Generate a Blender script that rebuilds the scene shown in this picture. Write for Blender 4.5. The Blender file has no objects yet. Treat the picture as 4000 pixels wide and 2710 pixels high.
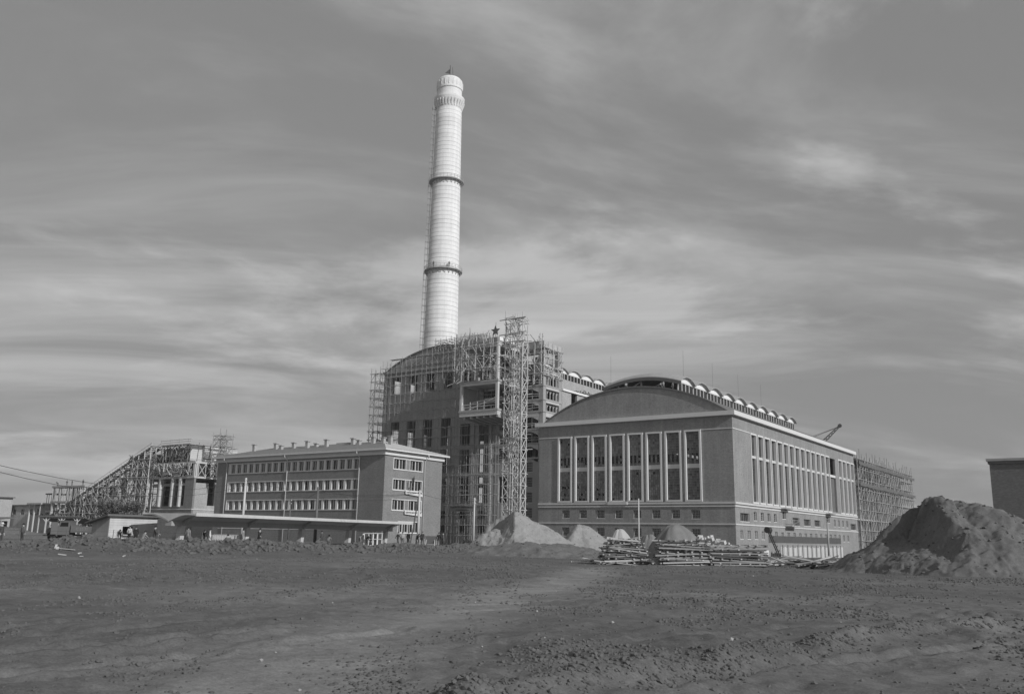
import bpy, bmesh, math, random
import numpy as np
from mathutils import Vector, Matrix
random.seed(7); rng = np.random.default_rng(7)
R = math.radians
sc = bpy.context.scene
col = sc.collection

# ------------------------------------------------------------------ camera
cam_data = bpy.data.cameras.new('camera'); cam = bpy.data.objects.new('camera', cam_data); col.objects.link(cam)
YAW, PITCH, ROLL = R(-34.924), R(12.1945), R(1.07)
fw = Vector((math.sin(YAW)*math.cos(PITCH), math.cos(YAW)*math.cos(PITCH), math.sin(PITCH)))
r0 = Vector((math.cos(YAW), -math.sin(YAW), 0)); u0 = r0.cross(fw)
rt = math.cos(ROLL)*r0 + math.sin(ROLL)*u0; up = -math.sin(ROLL)*r0 + math.cos(ROLL)*u0
cm = Matrix.Identity(4)
for i in range(3):
    cm[i][0], cm[i][1], cm[i][2] = rt[i], up[i], -fw[i]
cm.translation = Vector((0, 0, 1.65))
cam.matrix_world = cm
cam_data.sensor_width = 36; cam_data.lens = 3447.6/4000*36
cam_data.clip_start = .1; cam_data.clip_end = 9000
sc.camera = cam

# ------------------------------------------------------------------ sky, sun, exposure
SUN_EL, SUN_AZ = R(28), R(-9)            # azimuth measured from +X towards +Y
sun_dir = Vector((math.cos(SUN_AZ)*math.cos(SUN_EL), math.sin(SUN_AZ)*math.cos(SUN_EL), math.sin(SUN_EL)))
w = bpy.data.worlds.new('World'); sc.world = w; w.use_nodes = True
nt = w.node_tree; N = nt.nodes; L = nt.links; N.clear()
def nd(tree, t, **k):
    n = tree.nodes.new(t)
    for a, b in k.items():
        if a.startswith('_'): n.inputs[a[1:].replace('_', ' ')].default_value = b
        else: setattr(n, a, b)
    return n
def mth(tree, op, a, b=None, clamp=False):
    n = tree.nodes.new('ShaderNodeMath'); n.operation = op; n.use_clamp = clamp
    for i, v in enumerate((a, b)):
        if v is None: continue
        if isinstance(v, (int, float)): n.inputs[i].default_value = v
        else: tree.links.new(v, n.inputs[i])
    return n.outputs[0]
out = N.new('ShaderNodeOutputWorld'); bg = N.new('ShaderNodeBackground'); L.new(bg.outputs[0], out.inputs[0])
sky = N.new('ShaderNodeTexSky'); sky.sky_type = 'NISHITA'; sky.sun_disc = False
sky.sun_elevation = SUN_EL; sky.sun_rotation = math.atan2(sun_dir.x, sun_dir.y)
sky.air_density = 1.0; sky.dust_density = .6; sky.ozone_density = 1.0
sep = N.new('ShaderNodeSeparateColor'); L.new(sky.outputs[0], sep.inputs[0])   # blue-sensitive film: one channel of the sky
tc = N.new('ShaderNodeTexCoord'); sx = N.new('ShaderNodeSeparateXYZ'); L.new(tc.outputs['Generated'], sx.inputs[0])
zz = mth(nt, 'ADD', mth(nt, 'MAXIMUM', sx.outputs[2], 0.0), .18)
pu = mth(nt, 'DIVIDE', sx.outputs[0], zz); pv = mth(nt, 'DIVIDE', sx.outputs[1], zz)
cmb = N.new('ShaderNodeCombineXYZ'); L.new(pu, cmb.inputs[0]); L.new(pv, cmb.inputs[1])
mp0 = N.new('ShaderNodeMapping'); L.new(cmb.outputs[0], mp0.inputs[0]); mp0.inputs['Rotation'].default_value = (0, 0, R(-44))
mp = N.new('ShaderNodeMapping'); L.new(mp0.outputs[0], mp.inputs[0])
mp.inputs['Location'].default_value = (9.1, 5.3, 0); mp.inputs['Scale'].default_value = (.42, 1.0, 1)
def noise_tex(src, sc_, det, rgh, dist):
    n = nd(nt, 'ShaderNodeTexNoise', _Scale=sc_, _Detail=det, _Roughness=rgh, _Distortion=dist); L.new(src.outputs[0], n.inputs['Vector']); return n.outputs[0]
def sstep(v, lo, hi):
    m = N.new('ShaderNodeMapRange'); m.interpolation_type = 'SMOOTHSTEP'; L.new(v, m.inputs['Value']); m.inputs['From Min'].default_value = lo; m.inputs['From Max'].default_value = hi; return m.outputs[0]
mp3 = N.new('ShaderNodeMapping'); L.new(mp0.outputs[0], mp3.inputs[0]); mp3.inputs['Scale'].default_value = (.6, .8, 1); mp3.inputs['Location'].default_value = (3.3, 8.1, 0)
n1 = noise_tex(mp, 1.7, 9.0, .60, .7); n2 = noise_tex(mp, .62, 3.0, .5, .3); n3 = noise_tex(mp3, 1.1, 9.0, .60, .25)
streaks = sstep(mth(nt, 'ADD', mth(nt, 'MULTIPLY', n1, .62), mth(nt, 'MULTIPLY', n2, .38)), .43, .66)
puffs = sstep(n3, .535, .63)
mask = mth(nt, 'ADD', mth(nt, 'MULTIPLY', streaks, .72), mth(nt, 'MULTIPLY', puffs, .50), True)
SKYK, CLOUD = .105, .57
base = mth(nt, 'ADD', mth(nt, 'MULTIPLY', mth(nt, 'MULTIPLY', sep.outputs[2], SKYK), .12), .195)
mixn = mth(nt, 'ADD', mth(nt, 'MULTIPLY', base, mth(nt, 'SUBTRACT', 1.0, mask)), mth(nt, 'MULTIPLY', mask, CLOUD))
cc = N.new('ShaderNodeCombineXYZ')
for i in range(3): L.new(mixn, cc.inputs[i])
mulv = N.new('ShaderNodeVectorMath'); mulv.operation = 'SCALE'; mulv.inputs['Scale'].default_value = 10.0
L.new(cc.outputs[0], mulv.inputs[0]); L.new(mulv.outputs[0], bg.inputs[0]); bg.inputs[1].default_value = .1
sd = bpy.data.lights.new('sun', 'SUN'); sd.energy = 3.0; sd.angle = R(.6); sd.color = (1, 1, 1)
so = bpy.data.objects.new('sun', sd); col.objects.link(so); so.rotation_euler = sun_dir.to_track_quat('Z', 'Y').to_euler(); so.location = (0, 0, 60)
vs = sc.view_settings; sc.display_settings.display_device = 'sRGB'
vs.view_transform = 'Standard'; vs.look = 'None'; vs.exposure = 0; vs.gamma = 1

# ------------------------------------------------------------------ materials (all neutral: the photograph is black and white)
MATS = {}
def mat(name, base, var=.15, scale=1.0, rough=.85, bump=0., spec=.3, brick=None, streak=0., fine=0., grain=0., macro=0.):
    m = bpy.data.materials.new(name); m.use_nodes = True; t = m.node_tree; b = t.nodes['Principled BSDF']
    b.inputs['Roughness'].default_value = rough; b.inputs['Specular IOR Level'].default_value = spec
    tcn = t.nodes.new('ShaderNodeTexCoord'); oc = tcn.outputs['Object']
    no = nd(t, 'ShaderNodeTexNoise', _Scale=scale, _Detail=6.0, _Roughness=.6); t.links.new(oc, no.inputs['Vector'])
    v = mth(t, 'ADD', mth(t, 'MULTIPLY', mth(t, 'SUBTRACT', no.outputs[0], .5), 2.4*var*base), base)
    if fine:
        nf = nd(t, 'ShaderNodeTexNoise', _Scale=scale*9, _Detail=3.0, _Roughness=.6); t.links.new(oc, nf.inputs['Vector'])
        v = mth(t, 'ADD', v, mth(t, 'MULTIPLY', mth(t, 'SUBTRACT', nf.outputs[0], .5), 2*fine*base))
    if macro:
        nm = nd(t, 'ShaderNodeTexNoise', _Scale=scale*.16, _Detail=4.0, _Roughness=.6); t.links.new(oc, nm.inputs['Vector'])
        v = mth(t, 'ADD', v, mth(t, 'MULTIPLY', mth(t, 'SUBTRACT', nm.outputs[0], .5), 2*macro*base))
    if grain:
        ng = nd(t, 'ShaderNodeTexNoise', _Scale=scale*38, _Detail=4.0, _Roughness=.75); t.links.new(oc, ng.inputs['Vector'])
        v = mth(t, 'ADD', v, mth(t, 'MULTIPLY', mth(t, 'SUBTRACT', ng.outputs[0], .5), 2*grain*base))
    if streak:       # vertical run-off stains
        mpp = t.nodes.new('ShaderNodeMapping'); mpp.inputs['Scale'].default_value = (1.3, 1.3, .06); t.links.new(oc, mpp.inputs[0])
        ns = nd(t, 'ShaderNodeTexNoise', _Scale=1.0, _Detail=4.0, _Roughness=.7); t.links.new(mpp.outputs[0], ns.inputs['Vector'])
        v = mth(t, 'ADD', v, mth(t, 'MULTIPLY', mth(t, 'SUBTRACT', ns.outputs[0], .5), 2*streak*base))
    hgt = no.outputs[0] if not grain else mth(t, 'ADD', no.outputs[0], mth(t, 'MULTIPLY', ng.outputs[0], .35))
    if brick:
        s3 = t.nodes.new('ShaderNodeSeparateXYZ'); t.links.new(oc, s3.inputs[0])
        c3 = t.nodes.new('ShaderNodeCombineXYZ'); t.links.new(mth(t, 'ADD', s3.outputs[0], s3.outputs[1]), c3.inputs[0]); t.links.new(s3.outputs[2], c3.inputs[1])
        bt = nd(t, 'ShaderNodeTexBrick', _Scale=1.0, _Mortar_Size=.012, _Brick_Width=.26, _Row_Height=.077, _Bias=0.0)
        bt.inputs['Color1'].default_value = (.72, .72, .72, 1); bt.inputs['Color2'].default_value = (1.16, 1.16, 1.16, 1); bt.inputs['Mortar'].default_value = (brick, brick, brick, 1)
        t.links.new(c3.outputs[0], bt.inputs['Vector'])
        sb = t.nodes.new('ShaderNodeSeparateColor'); t.links.new(bt.outputs[0], sb.inputs[0])
        v = mth(t, 'MULTIPLY', v, sb.outputs[0])
    cb = t.nodes.new('ShaderNodeCombineXYZ')
    for i in range(3): t.links.new(v, cb.inputs[i])
    t.links.new(cb.outputs[0], b.inputs['Base Color'])
    if bump:
        bp = t.nodes.new('ShaderNodeBump'); bp.inputs['Strength'].default_value = .8; bp.inputs['Distance'].default_value = bump
        t.links.new(hgt, bp.inputs['Height']); t.links.new(bp.outputs[0], b.inputs['Normal'])
    MATS[name] = m; return m
mat('brick_hall', .28, .26, .2, brick=1.15, streak=.30, fine=.16)
mat('brick_office', .225, .14, .4, brick=1.2, streak=.16, fine=.1)
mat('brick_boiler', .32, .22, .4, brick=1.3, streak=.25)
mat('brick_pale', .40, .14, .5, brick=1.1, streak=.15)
mat('brick_right', .16, .12, .5, brick=1.3, streak=.15)
mat('trim', .62, .10, .8, streak=.10)
mat('white_trim', .70, .05, .8, streak=.05)
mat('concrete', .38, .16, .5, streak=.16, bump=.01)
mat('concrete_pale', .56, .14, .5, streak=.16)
mat('chimney_concrete', .76, .14, .4, streak=.22, fine=.12)
mat('chimney_joint_pale', .60, .2, .9); mat('chimney_joint', .47, .2, .9)
mat('plaster', .86, .05, .5)
mat('roofing', .16, .15, .5)
mat('tile', .42, .16, 2.5, fine=.2)
mat('timber', .36, .30, .7, streak=.2)
mat('timber_pale', .58, .25, .8, streak=.2)
mat('timber_dark', .15, .3, .9)
mat('pole_wood', .34, .25, .6, streak=.2)
mat('board', .46, .35, .9, streak=.15)
mat('iron', .06, .3, 2.0, rough=.6)
mat('painted_steel', .13, .15, 1.5, rough=.5)
mat('truck_paint', .16, .12, 2.0, rough=.55)
mat('tyre', .03, .2, 4.0)
mat('tarp_dark', .20, .25, 1.2)
mat('tarp_pale', .44, .15, 1.2)
mat('soil', .148, .45, .8, bump=.035, fine=.4, grain=.8, macro=.45)
mat('sand', .30, .22, 1.1, bump=.05, fine=.3, grain=.4)
mat('heap_soil', .15, .35, .7, bump=.05, fine=.35, grain=.5)
mat('clod', .125, .4, 3.0)
mat('stone', .40, .2, 3.0)
mat('bark', .10, .2, 4.0)
mat('leaf', .17, .5, 1.0)
mat('room_shade', .045, .2, .5)  # near-black: shade of unlit rooms put into the colour of inner sheets
mat('bitumen', .10, .25, .8)
mat('banner_cloth', .30, .1, 2.0)
mat('sign_cloth', .70, .1, 2.0)
mat('ink', .07, .1, 2.0)
mat('flag_cloth', .11, .2, 2.0)
mat('skin', .42, .05, 4.0)
mat('hair', .03, .2, 4.0)
for k_, v_ in (('cloth_black', .03), ('cloth_dark', .075), ('cloth_mid', .15), ('cloth_grey', .26), ('cloth_pale', .5), ('cloth_white', .68)): mat(k_, v_, .15, 3.0)
def glass(name, base, rough, spec):
    m = bpy.data.materials.new(name); m.use_nodes = True; b = m.node_tree.nodes['Principled BSDF']
    b.inputs['Base Color'].default_value = (base,)*3+(1,); b.inputs['Roughness'].default_value = rough; b.inputs['Specular IOR Level'].default_value = spec
    MATS[name] = m
glass('glass', .13, .06, .5)
gt_ = MATS['glass'].node_tree; gb_ = gt_.nodes['Principled BSDF']; gtc = gt_.nodes.new('ShaderNodeTexCoord'); goi = gt_.nodes.new('ShaderNodeObjectInfo'); gat = gt_.nodes.new('ShaderNodeAttribute'); gat.attribute_name = 'pane_tone'   # dusty glass tone, with uneven reflections put into the colour pane by pane
gn = nd(gt_, 'ShaderNodeTexNoise', _Scale=.5, _Detail=4.0, _Roughness=.65); gt_.links.new(gtc.outputs['Object'], gn.inputs['Vector'])
gv_ = mth(gt_, 'ADD', mth(gt_, 'MULTIPLY', mth(gt_, 'ADD', mth(gt_, 'SUBTRACT', gn.outputs[0], .5), mth(gt_, 'MULTIPLY', mth(gt_, 'ADD', mth(gt_, 'SUBTRACT', goi.outputs['Random'], .5), gat.outputs['Fac']), .34)), .42), .12); gc_ = gt_.nodes.new('ShaderNodeCombineXYZ')
for i_ in range(3): gt_.links.new(mth(gt_, 'MAXIMUM', gv_, .02), gc_.inputs[i_])
gt_.links.new(gc_.outputs[0], gb_.inputs['Base Color'])
glass('glass_office', .06, .08, .5); glass('glass_dark', .015, .1, .3)

# ------------------------------------------------------------------ helpers
def tag(o, label=None, cat=None, group=None, kind=None):
    if label: o['label'] = label
    if cat: o['category'] = cat
    if group: o['group'] = group
    if kind: o['kind'] = kind
    return o
def thing(name, label, cat, loc=(0, 0, 0), rz=0, group=None):
    o = bpy.data.objects.new(name, None); col.objects.link(o); o.empty_display_size = .3
    o.location = loc; o.rotation_euler = (0, 0, rz)
    return tag(o, label, cat, group)
def origin(p):
    if p is None: return Vector((0, 0, 0))
    while p.parent: p = p.parent
    return Vector(p.location)
def newobj(name, me, parent=None, m=None, M=None):
    o = bpy.data.objects.new(name, me); col.objects.link(o)
    if parent is not None: o.parent = parent
    if M is not None: o.matrix_basis = M
    return o
class MB:
    def __init__(s): s.v = []; s.f = []
    def q(s, *pts):
        n = len(s.v); s.v += [tuple(p) for p in pts]; s.f.append(tuple(range(n, n+len(pts)))); return s
    def box(s, x0, x1, y0, y1, z0, z1):
        n = len(s.v); s.v += [(x0,y0,z0),(x1,y0,z0),(x1,y1,z0),(x0,y1,z0),(x0,y0,z1),(x1,y0,z1),(x1,y1,z1),(x0,y1,z1)]
        s.f += [tuple(n+i for i in f) for f in ((0,3,2,1),(4,5,6,7),(0,1,5,4),(1,2,6,5),(2,3,7,6),(3,0,4,7))]; return s
    def bar(s, p0, p1, w, h=None):
        h = h or w; p0 = Vector(p0); p1 = Vector(p1); d = (p1-p0).normalized()
        a = d.cross(Vector((0, 0, 1)))
        if a.length < 1e-3: a = Vector((1, 0, 0))
        a.normalize(); b = a.cross(d); n = len(s.v)
        for p in (p0, p1):
            for i, j in ((-1,-1),(1,-1),(1,1),(-1,1)): s.v.append(tuple(p + a*(i*w/2) + b*(j*h/2)))
        s.f += [tuple(n+i for i in f) for f in ((0,1,2,3),(7,6,5,4),(0,4,5,1),(1,5,6,2),(2,6,7,3),(3,7,4,0))]; return s
    def tube(s, pts, rad, n=6):
        prev = None
        for k, p in enumerate(pts):
            p = Vector(p); d = (Vector(pts[min(k+1, len(pts)-1)])-Vector(pts[max(k-1, 0)])).normalized()
            a = d.cross(Vector((.13, .27, 1))).normalized(); b = d.cross(a); r = rad[k] if isinstance(rad, (list, tuple)) else rad
            ring = []
            for i in range(n):
                t = 2*math.pi*i/n; ring.append(len(s.v)); s.v.append(tuple(p + a*(r*math.cos(t)) + b*(r*math.sin(t))))
            if prev: 
                for i in range(n): s.f.append((prev[i], prev[(i+1) % n], ring[(i+1) % n], ring[i]))
            else: s.f.append(tuple(reversed(ring)))
            prev = ring
        s.f.append(tuple(prev)); return s
    def lathe(s, prof, c, n=48):
        prev = None
        for r, z in prof:
            ring = []
            for i in range(n):
                t = 2*math.pi*i/n; ring.append(len(s.v)); s.v.append((c[0]+r*math.cos(t), c[1]+r*math.sin(t), z))
            if prev:
                for i in range(n): s.f.append((prev[i], prev[(i+1) % n], ring[(i+1) % n], ring[i]))
            prev = ring
        return s
    def prism(s, poly, fn0, fn1):
        """poly: (a,b) outline; fn0/fn1 map (a,b) to the two faces"""
        n = len(poly); k = len(s.v); s.v += [tuple(fn0(*p)) for p in poly] + [tuple(fn1(*p)) for p in poly]
        s.f.append(tuple(range(k, k+n))); s.f.append(tuple(reversed(range(k+n, k+2*n))))
        for i in range(n): j = (i+1) % n; s.f.append((k+j, k+i, k+n+i, k+n+j))
        return s
    def data(s, name, m, off=(0, 0, 0), smooth=False):
        me = bpy.data.meshes.new(name); me.from_pydata([(a-off[0], b-off[1], c-off[2]) for a, b, c in s.v], [], s.f); me.update()
        if m: me.materials.append(MATS[m])
        if smooth:
            for p in me.polygons: p.use_smooth = True
        return me
    def build(s, name, m, parent=None, smooth=False, local=False):
        off = Vector((0, 0, 0)) if local else origin(parent)
        return newobj(name, s.data(name, m, off, smooth), parent)
UNIT = {}
def unit(kind, m):
    k = (kind, m)
    if k not in UNIT:
        b = MB()
        if kind == 'pole': b.tube([(0, 0, 0), (0, 0, 1)], 1.0, 6)
        else: b.box(-.5, .5, -.5, .5, 0, 1)
        UNIT[k] = b.data(kind, m)
    return UNIT[k]
def pole(name, p0, p1, r, parent, m='pole_wood', kind='pole', r2=None):
    """one round pole or square bar as an object of its own (shared mesh)"""
    o0 = origin(parent); p0 = Vector(p0)-o0; p1 = Vector(p1)-o0; d = p1-p0
    q = d.to_track_quat('Z', 'Y').to_matrix().to_4x4()
    Mx = Matrix.Translation(p0) @ q @ Matrix.Diagonal((r, r2 or r, d.length, 1))
    return newobj(name, unit(kind, m), parent, M=Mx)
def slab(name, x0, x1, y0, y1, z0, z1, parent, m):
    o0 = origin(parent)
    Mx = Matrix.Translation(Vector(((x0+x1)/2, (y0+y1)/2, z0))-o0) @ Matrix.Diagonal((x1-x0, y1-y0, z1-z0, 1))
    # own mesh so that object-space texture keeps real scale
    return MB().box(x0, x1, y0, y1, z0, z1).build(name, m, parent)
def wall(axis, p, t, u_0, u_1, z0, z1, holes):
    """wall with real openings; axis = outward normal"""
    f = {'-y': lambda u, z, d: (u, p+d, z), '+y': lambda u, z, d: (u, p-d, z), '+x': lambda u, z, d: (p-d, u, z), '-x': lambda u, z, d: (p+d, u, z)}[axis]
    us = sorted({u_0, u_1} | {h[0] for h in holes} | {h[1] for h in holes}); zs = sorted({z0, z1} | {h[2] for h in holes} | {h[3] for h in holes})
    us = [u for u in us if u_0 <= u <= u_1]; zs = [z for z in zs if z0 <= z <= z1]
    def solid(i, j):
        if not (0 <= i < len(us)-1 and 0 <= j < len(zs)-1): return False
        cu = (us[i]+us[i+1])/2; cz = (zs[j]+zs[j+1])/2
        return not any(h[0] < cu < h[1] and h[2] < cz < h[3] for h in holes)
    b = MB()
    for i in range(len(us)-1):
        for j in range(len(zs)-1):
            if not solid(i, j): continue
            a0, a1, c0, c1 = us[i], us[i+1], zs[j], zs[j+1]
            b.q(f(a0,c0,0), f(a1,c0,0), f(a1,c1,0), f(a0,c1,0)); b.q(f(a0,c0,t), f(a0,c1,t), f(a1,c1,t), f(a1,c0,t))
            if not solid(i-1, j): b.q(f(a0,c0,0), f(a0,c1,0), f(a0,c1,t), f(a0,c0,t))
            if not solid(i+1, j): b.q(f(a1,c0,0), f(a1,c0,t), f(a1,c1,t), f(a1,c1,0))
            if not solid(i, j-1): b.q(f(a0,c0,0), f(a0,c0,t), f(a1,c0,t), f(a1,c0,0))
            if not solid(i, j+1): b.q(f(a0,c1,0), f(a1,c1,0), f(a1,c1,t), f(a0,c1,t))
    return b
def arc(xa, za, xb, rise, n=32):
    c = (xb-xa)/2; rad = (c*c+rise*rise)/(2*rise); cx = (xa+xb)/2; cz = za+rise-rad; a0 = math.asin(c/rad)
    return [(cx+rad*math.sin(-a0+2*a0*i/n), cz+rad*math.cos(-a0+2*a0*i/n)) for i in range(n+1)]
def catenary(p0, p1, sag, n=14):
    p0 = Vector(p0); p1 = Vector(p1)
    return [p0.lerp(p1, i/n) - Vector((0, 0, sag*4*(i/n)*(1-i/n))) for i in range(n+1)]

# ------------------------------------------------------------------ terrain
def vnoise(x, y, s, seed):
    g = np.random.default_rng(seed).random((257, 257))
    X = x/s; Y = y/s; xi = np.floor(X).astype(int); yi = np.floor(Y).astype(int); fx = X-xi; fy = Y-yi
    fx = fx*fx*(3-2*fx); fy = fy*fy*(3-2*fy); a = xi % 256; b = yi % 256
    return (g[a, b]*(1-fx)*(1-fy)+g[a+1, b]*fx*(1-fy)+g[a, b+1]*(1-fx)*fy+g[a+1, b+1]*fx*fy)-.5
def seg(x, y, pts):
    """distance to a polyline and position along it"""
    best = np.full(x.shape, 1e9); par = np.zeros(x.shape); acc = 0
    for (ax, ay), (bx, by) in zip(pts[:-1], pts[1:]):
        dx, dy = bx-ax, by-ay; l2 = dx*dx+dy*dy; t = np.clip(((x-ax)*dx+(y-ay)*dy)/l2, 0, 1)
        d = np.hypot(x-ax-t*dx, y-ay-t*dy); mk = d < best; best = np.where(mk, d, best); par = np.where(mk, acc+t, par); acc += 1
    return best, par
BERM = [(-86, 6), (-70, 26), (-62, 40.5), (-57, 50.5), (-55.5, 60), (-57, 72), (-60, 82)]
TRACK = [(-6.0, 4.0), (-7.66, 6.87), (-9.72, 10.13), (-12.3, 15.76), (-15.45, 22.77), (-18.92, 30.96), (-23.2, 40.45), (-28, 50)]
RUTS = [[(-23.2, 11.4), (-19.8, 15.6), (-18.0, 26.1), (-11.9, 34.6)], [(-14.4, 7.9), (-14.5, 13.4), (-11.0, 20.4), (-3.8, 23.0)], [(-11.2, 5.6), (-10.9, 7.8), (-11.0, 11.3)], [(-5.9, 11.0), (-4.8, 16.4), (-2.5, 23.4)], [(-5.2, 9.0), (-4.4, 11.8), (-3.0, 16.0), (-1.9, 19.1)], [(-40, 19), (-30, 27), (-20, 38), (-12, 44)]]
RIDGES = [([(-5.5, 7.2), (-4.6, 9.6), (-4.1, 13), (-3.6, 17.5), (-2.0, 21)], .14, .30), ([(-16, 10), (-18, 17), (-22, 24), (-30, 31)], .07, .5),
          ([(-9.5, 22), (-8, 28), (-8.5, 36)], .09, .7), ([(-22, 18), (-30, 22), (-40, 25)], .06, .6), ([(-1.0, 8), (.3, 14), (2, 22)], .10, .8)]
def ground_h(x, y):
    r = np.hypot(x, y)
    tr, _ = seg(x, y, TRACK); tm = np.exp(-(tr/1.5)**2)
    rough = .35+1.3*np.clip(vnoise(x, y, 5.5, 11)+.42, 0, 1)
    h = .20*vnoise(x, y, 17, 1)+.13*vnoise(x, y, 5, 2)*rough+.10*vnoise(x, y, 1.5, 3)*rough*(1-.8*tm)+.07*np.abs(vnoise(x*.8+y*.6, (y*.8-x*.6)*.4, .8, 13))*rough*(1-.8*tm)
    nearw = np.clip(1-(r-30)/60, 0, 1)
    h += (.075*vnoise(x, y, .5, 4)+.05*vnoise(x, y, .2, 5))*rough*nearw*(1-.85*tm) - .05*tm
    for pts in RUTS:
        d, _ = seg(x, y, pts); dd = np.abs(d-.75)+.12*vnoise(x, y, .9, 23); h += nearw*(.05*np.exp(-((dd-.28)/.12)**2)-.085*np.exp(-(dd/.15)**2))*(.6+vnoise(x, y, 2.5, 24))
    for pts, hh, ww in RIDGES:
        d, _ = seg(x, y, pts); h += hh*np.exp(-(d/ww)**2)*(.6+1.2*vnoise(x, y, .45, 21)+.5)
    d, p = seg(x, y, BERM)
    h += np.exp(-(d/2.7)**2)*(.64+.75*vnoise(x, y, 4.5, 6)+.45*vnoise(x, y, 1.4, 7)+.28*vnoise(x, y, .5, 8))
    h += .35*np.clip((r-60)/20, 0, 1)*np.clip(1-(r-150)/40, 0, 1)*np.where(x < -58, 1, 0)*np.clip((-58-x)/4, 0, 1)
    pit = np.clip((x+60)/6, 0, 1)*np.clip((8-x)/10, 0, 1)*np.clip((y-100)/12, 0, 1)*np.clip((260-y)/20, 0, 1)
    h = h*(1-pit)-1.25*pit
    h += np.clip((r-500)/1500, 0, 1)*(6*vnoise(x, y, 700, 9))
    return h
fwd_az = math.atan2(fw.x, fw.y)
azs = np.concatenate([np.linspace(-math.pi, -.75, 40, endpoint=False), np.linspace(-.75, .75, 660), np.linspace(.75, math.pi, 41)[1:-1]])
rad = np.concatenate([np.linspace(.6, 4.5, 10, endpoint=False), np.geomspace(4.5, 110, 540), np.geomspace(115, 6000, 60)])
A_, R_ = np.meshgrid(azs+fwd_az, rad, indexing='ij'); GX = R_*np.sin(A_); GY = R_*np.cos(A_); GZ = ground_h(GX, GY)
na, nr = GX.shape
gv = np.stack([GX, GY, GZ], -1).reshape(-1, 3)
ii, jj = np.meshgrid(np.arange(na), np.arange(nr-1), indexing='ij'); i2 = (ii+1) % na
gf = np.stack([ii*nr+jj, i2*nr+jj, i2*nr+jj+1, ii*nr+jj+1], -1).reshape(-1, 4)
def fast_mesh(name, v, f, m, smooth=True):
    me = bpy.data.meshes.new(name); k = f.shape[1]
    me.vertices.add(len(v)); me.vertices.foreach_set('co', np.asarray(v, dtype=np.float32).ravel())
    me.loops.add(f.size); me.loops.foreach_set('vertex_index', f.astype(np.int32).ravel())
    me.polygons.add(len(f)); me.polygons.foreach_set('loop_start', np.arange(0, f.size, k, dtype=np.int32)); me.polygons.foreach_set('loop_total', np.full(len(f), k, np.int32))
    me.polygons.foreach_set('use_smooth', np.full(len(f), smooth))
    me.update(calc_edges=True); me.validate()
    if m: me.materials.append(MATS[m])
    return me
gme = fast_mesh('ground', gv, gf[:, ::-1], 'soil')
# compacted dry soil of the cart track is paler than the dug soil (a property of the soil)
trd, _ = seg(gv[:, 0], gv[:, 1], TRACK)
bmd, _ = seg(gv[:, 0], gv[:, 1], BERM)
dry = np.exp(-(trd/1.5)**2)*.75+.25*np.clip(vnoise(gv[:, 0], gv[:, 1], 9, 31)*2+.3, 0, 1)-.28*np.exp(-(bmd/3.0)**2)
at_ = gme.attributes.new('dry', 'FLOAT', 'POINT'); at_.data.foreach_set('value', dry.astype(np.float32))
t_ = MATS['soil'].node_tree; b_ = t_.nodes['Principled BSDF']; src = b_.inputs['Base Color'].links[0].from_socket
an = t_.nodes.new('ShaderNodeAttribute'); an.attribute_name = 'dry'
vm = t_.nodes.new('ShaderNodeVectorMath'); vm.operation = 'SCALE'; t_.links.new(src, vm.inputs[0])
t_.links.new(mth(t_, 'ADD', mth(t_, 'MULTIPLY', an.outputs['Fac'], .95), .84), vm.inputs['Scale']); t_.links.new(vm.outputs[0], b_.inputs['Base Color'])
ground = newobj('ground', gme); tag(ground, 'bare dug-over soil of the building site', 'ground', kind='structure')
def gz(x, y): return float(ground_h(np.array([float(x)]), np.array([float(y)]))[0])
# clods and stones: nobody could count them
ico = bmesh.new(); bmesh.ops.create_icosphere(ico, subdivisions=1, radius=1); icv = np.array([v.co[:] for v in ico.verts]); icf = np.array([[v.index for v in f.verts] for f in ico.faces]); ico.free()
def clods(name, pts, sizes, m, label, cat):
    n = len(pts); V = np.repeat(icv[None], n, 0)*(1+.52*(rng.random((n, len(icv), 1))-.5))
    V *= sizes[:, None, None]*np.stack([.7+.6*rng.random(n), .7+.6*rng.random(n), .5+.4*rng.random(n)], -1)[:, None, :]
    V += pts[:, None, :]; F = icf[None]+(np.arange(n)*len(icv))[:, None, None]
    o = newobj(name, fast_mesh(name, V.reshape(-1, 3), F.reshape(-1, 3), m, False)); tag(o, label, cat, kind='stuff'); return o
n = 110000; rr = 5.5*np.exp(rng.random(n)*math.log(80/5.5)); aa = fwd_az+(rng.random(n)-.5)*1.3
px, py = rr*np.sin(aa), rr*np.cos(aa)
dens = np.clip(vnoise(px*.8+py*.6, (py*.8-px*.6)*.45, 1.3, 12)*1.4+vnoise(px, py, 5.5, 11)*.9-.12, 0, 1)*2.2+.03; td, _ = seg(px, py, TRACK); dens *= 1-.92*np.exp(-(td/1.3)**2)
for pts, hh, ww in RIDGES: dr, _ = seg(px, py, pts); dens += 8*hh*np.exp(-(dr/(ww*1.1))**2)
keep = rng.random(n) < dens; px, py, rr = px[keep], py[keep], rr[keep]; sz = .009+.030*rng.random(len(px))**3+.0009*rr
clods('soil_clods', np.stack([px, py, ground_h(px, py)], -1), sz, 'clod', 'loose clods scattered over the bare soil in the foreground', 'clods')
n = 9000; k = rng.integers(0, len(BERM)-1, n); t = rng.random(n); bp = np.array(BERM, float)
px = bp[k, 0]*(1-t)+bp[k+1, 0]*t+rng.normal(0, 1.7, n); py = bp[k, 1]*(1-t)+bp[k+1, 1]*t+rng.normal(0, 1.7, n)
clods('berm_clods', np.stack([px, py, ground_h(px, py)], -1), .06+.24*rng.random(n)**2.5, 'clod', 'lumps of dug earth along the low spoil bank', 'clods')
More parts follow.
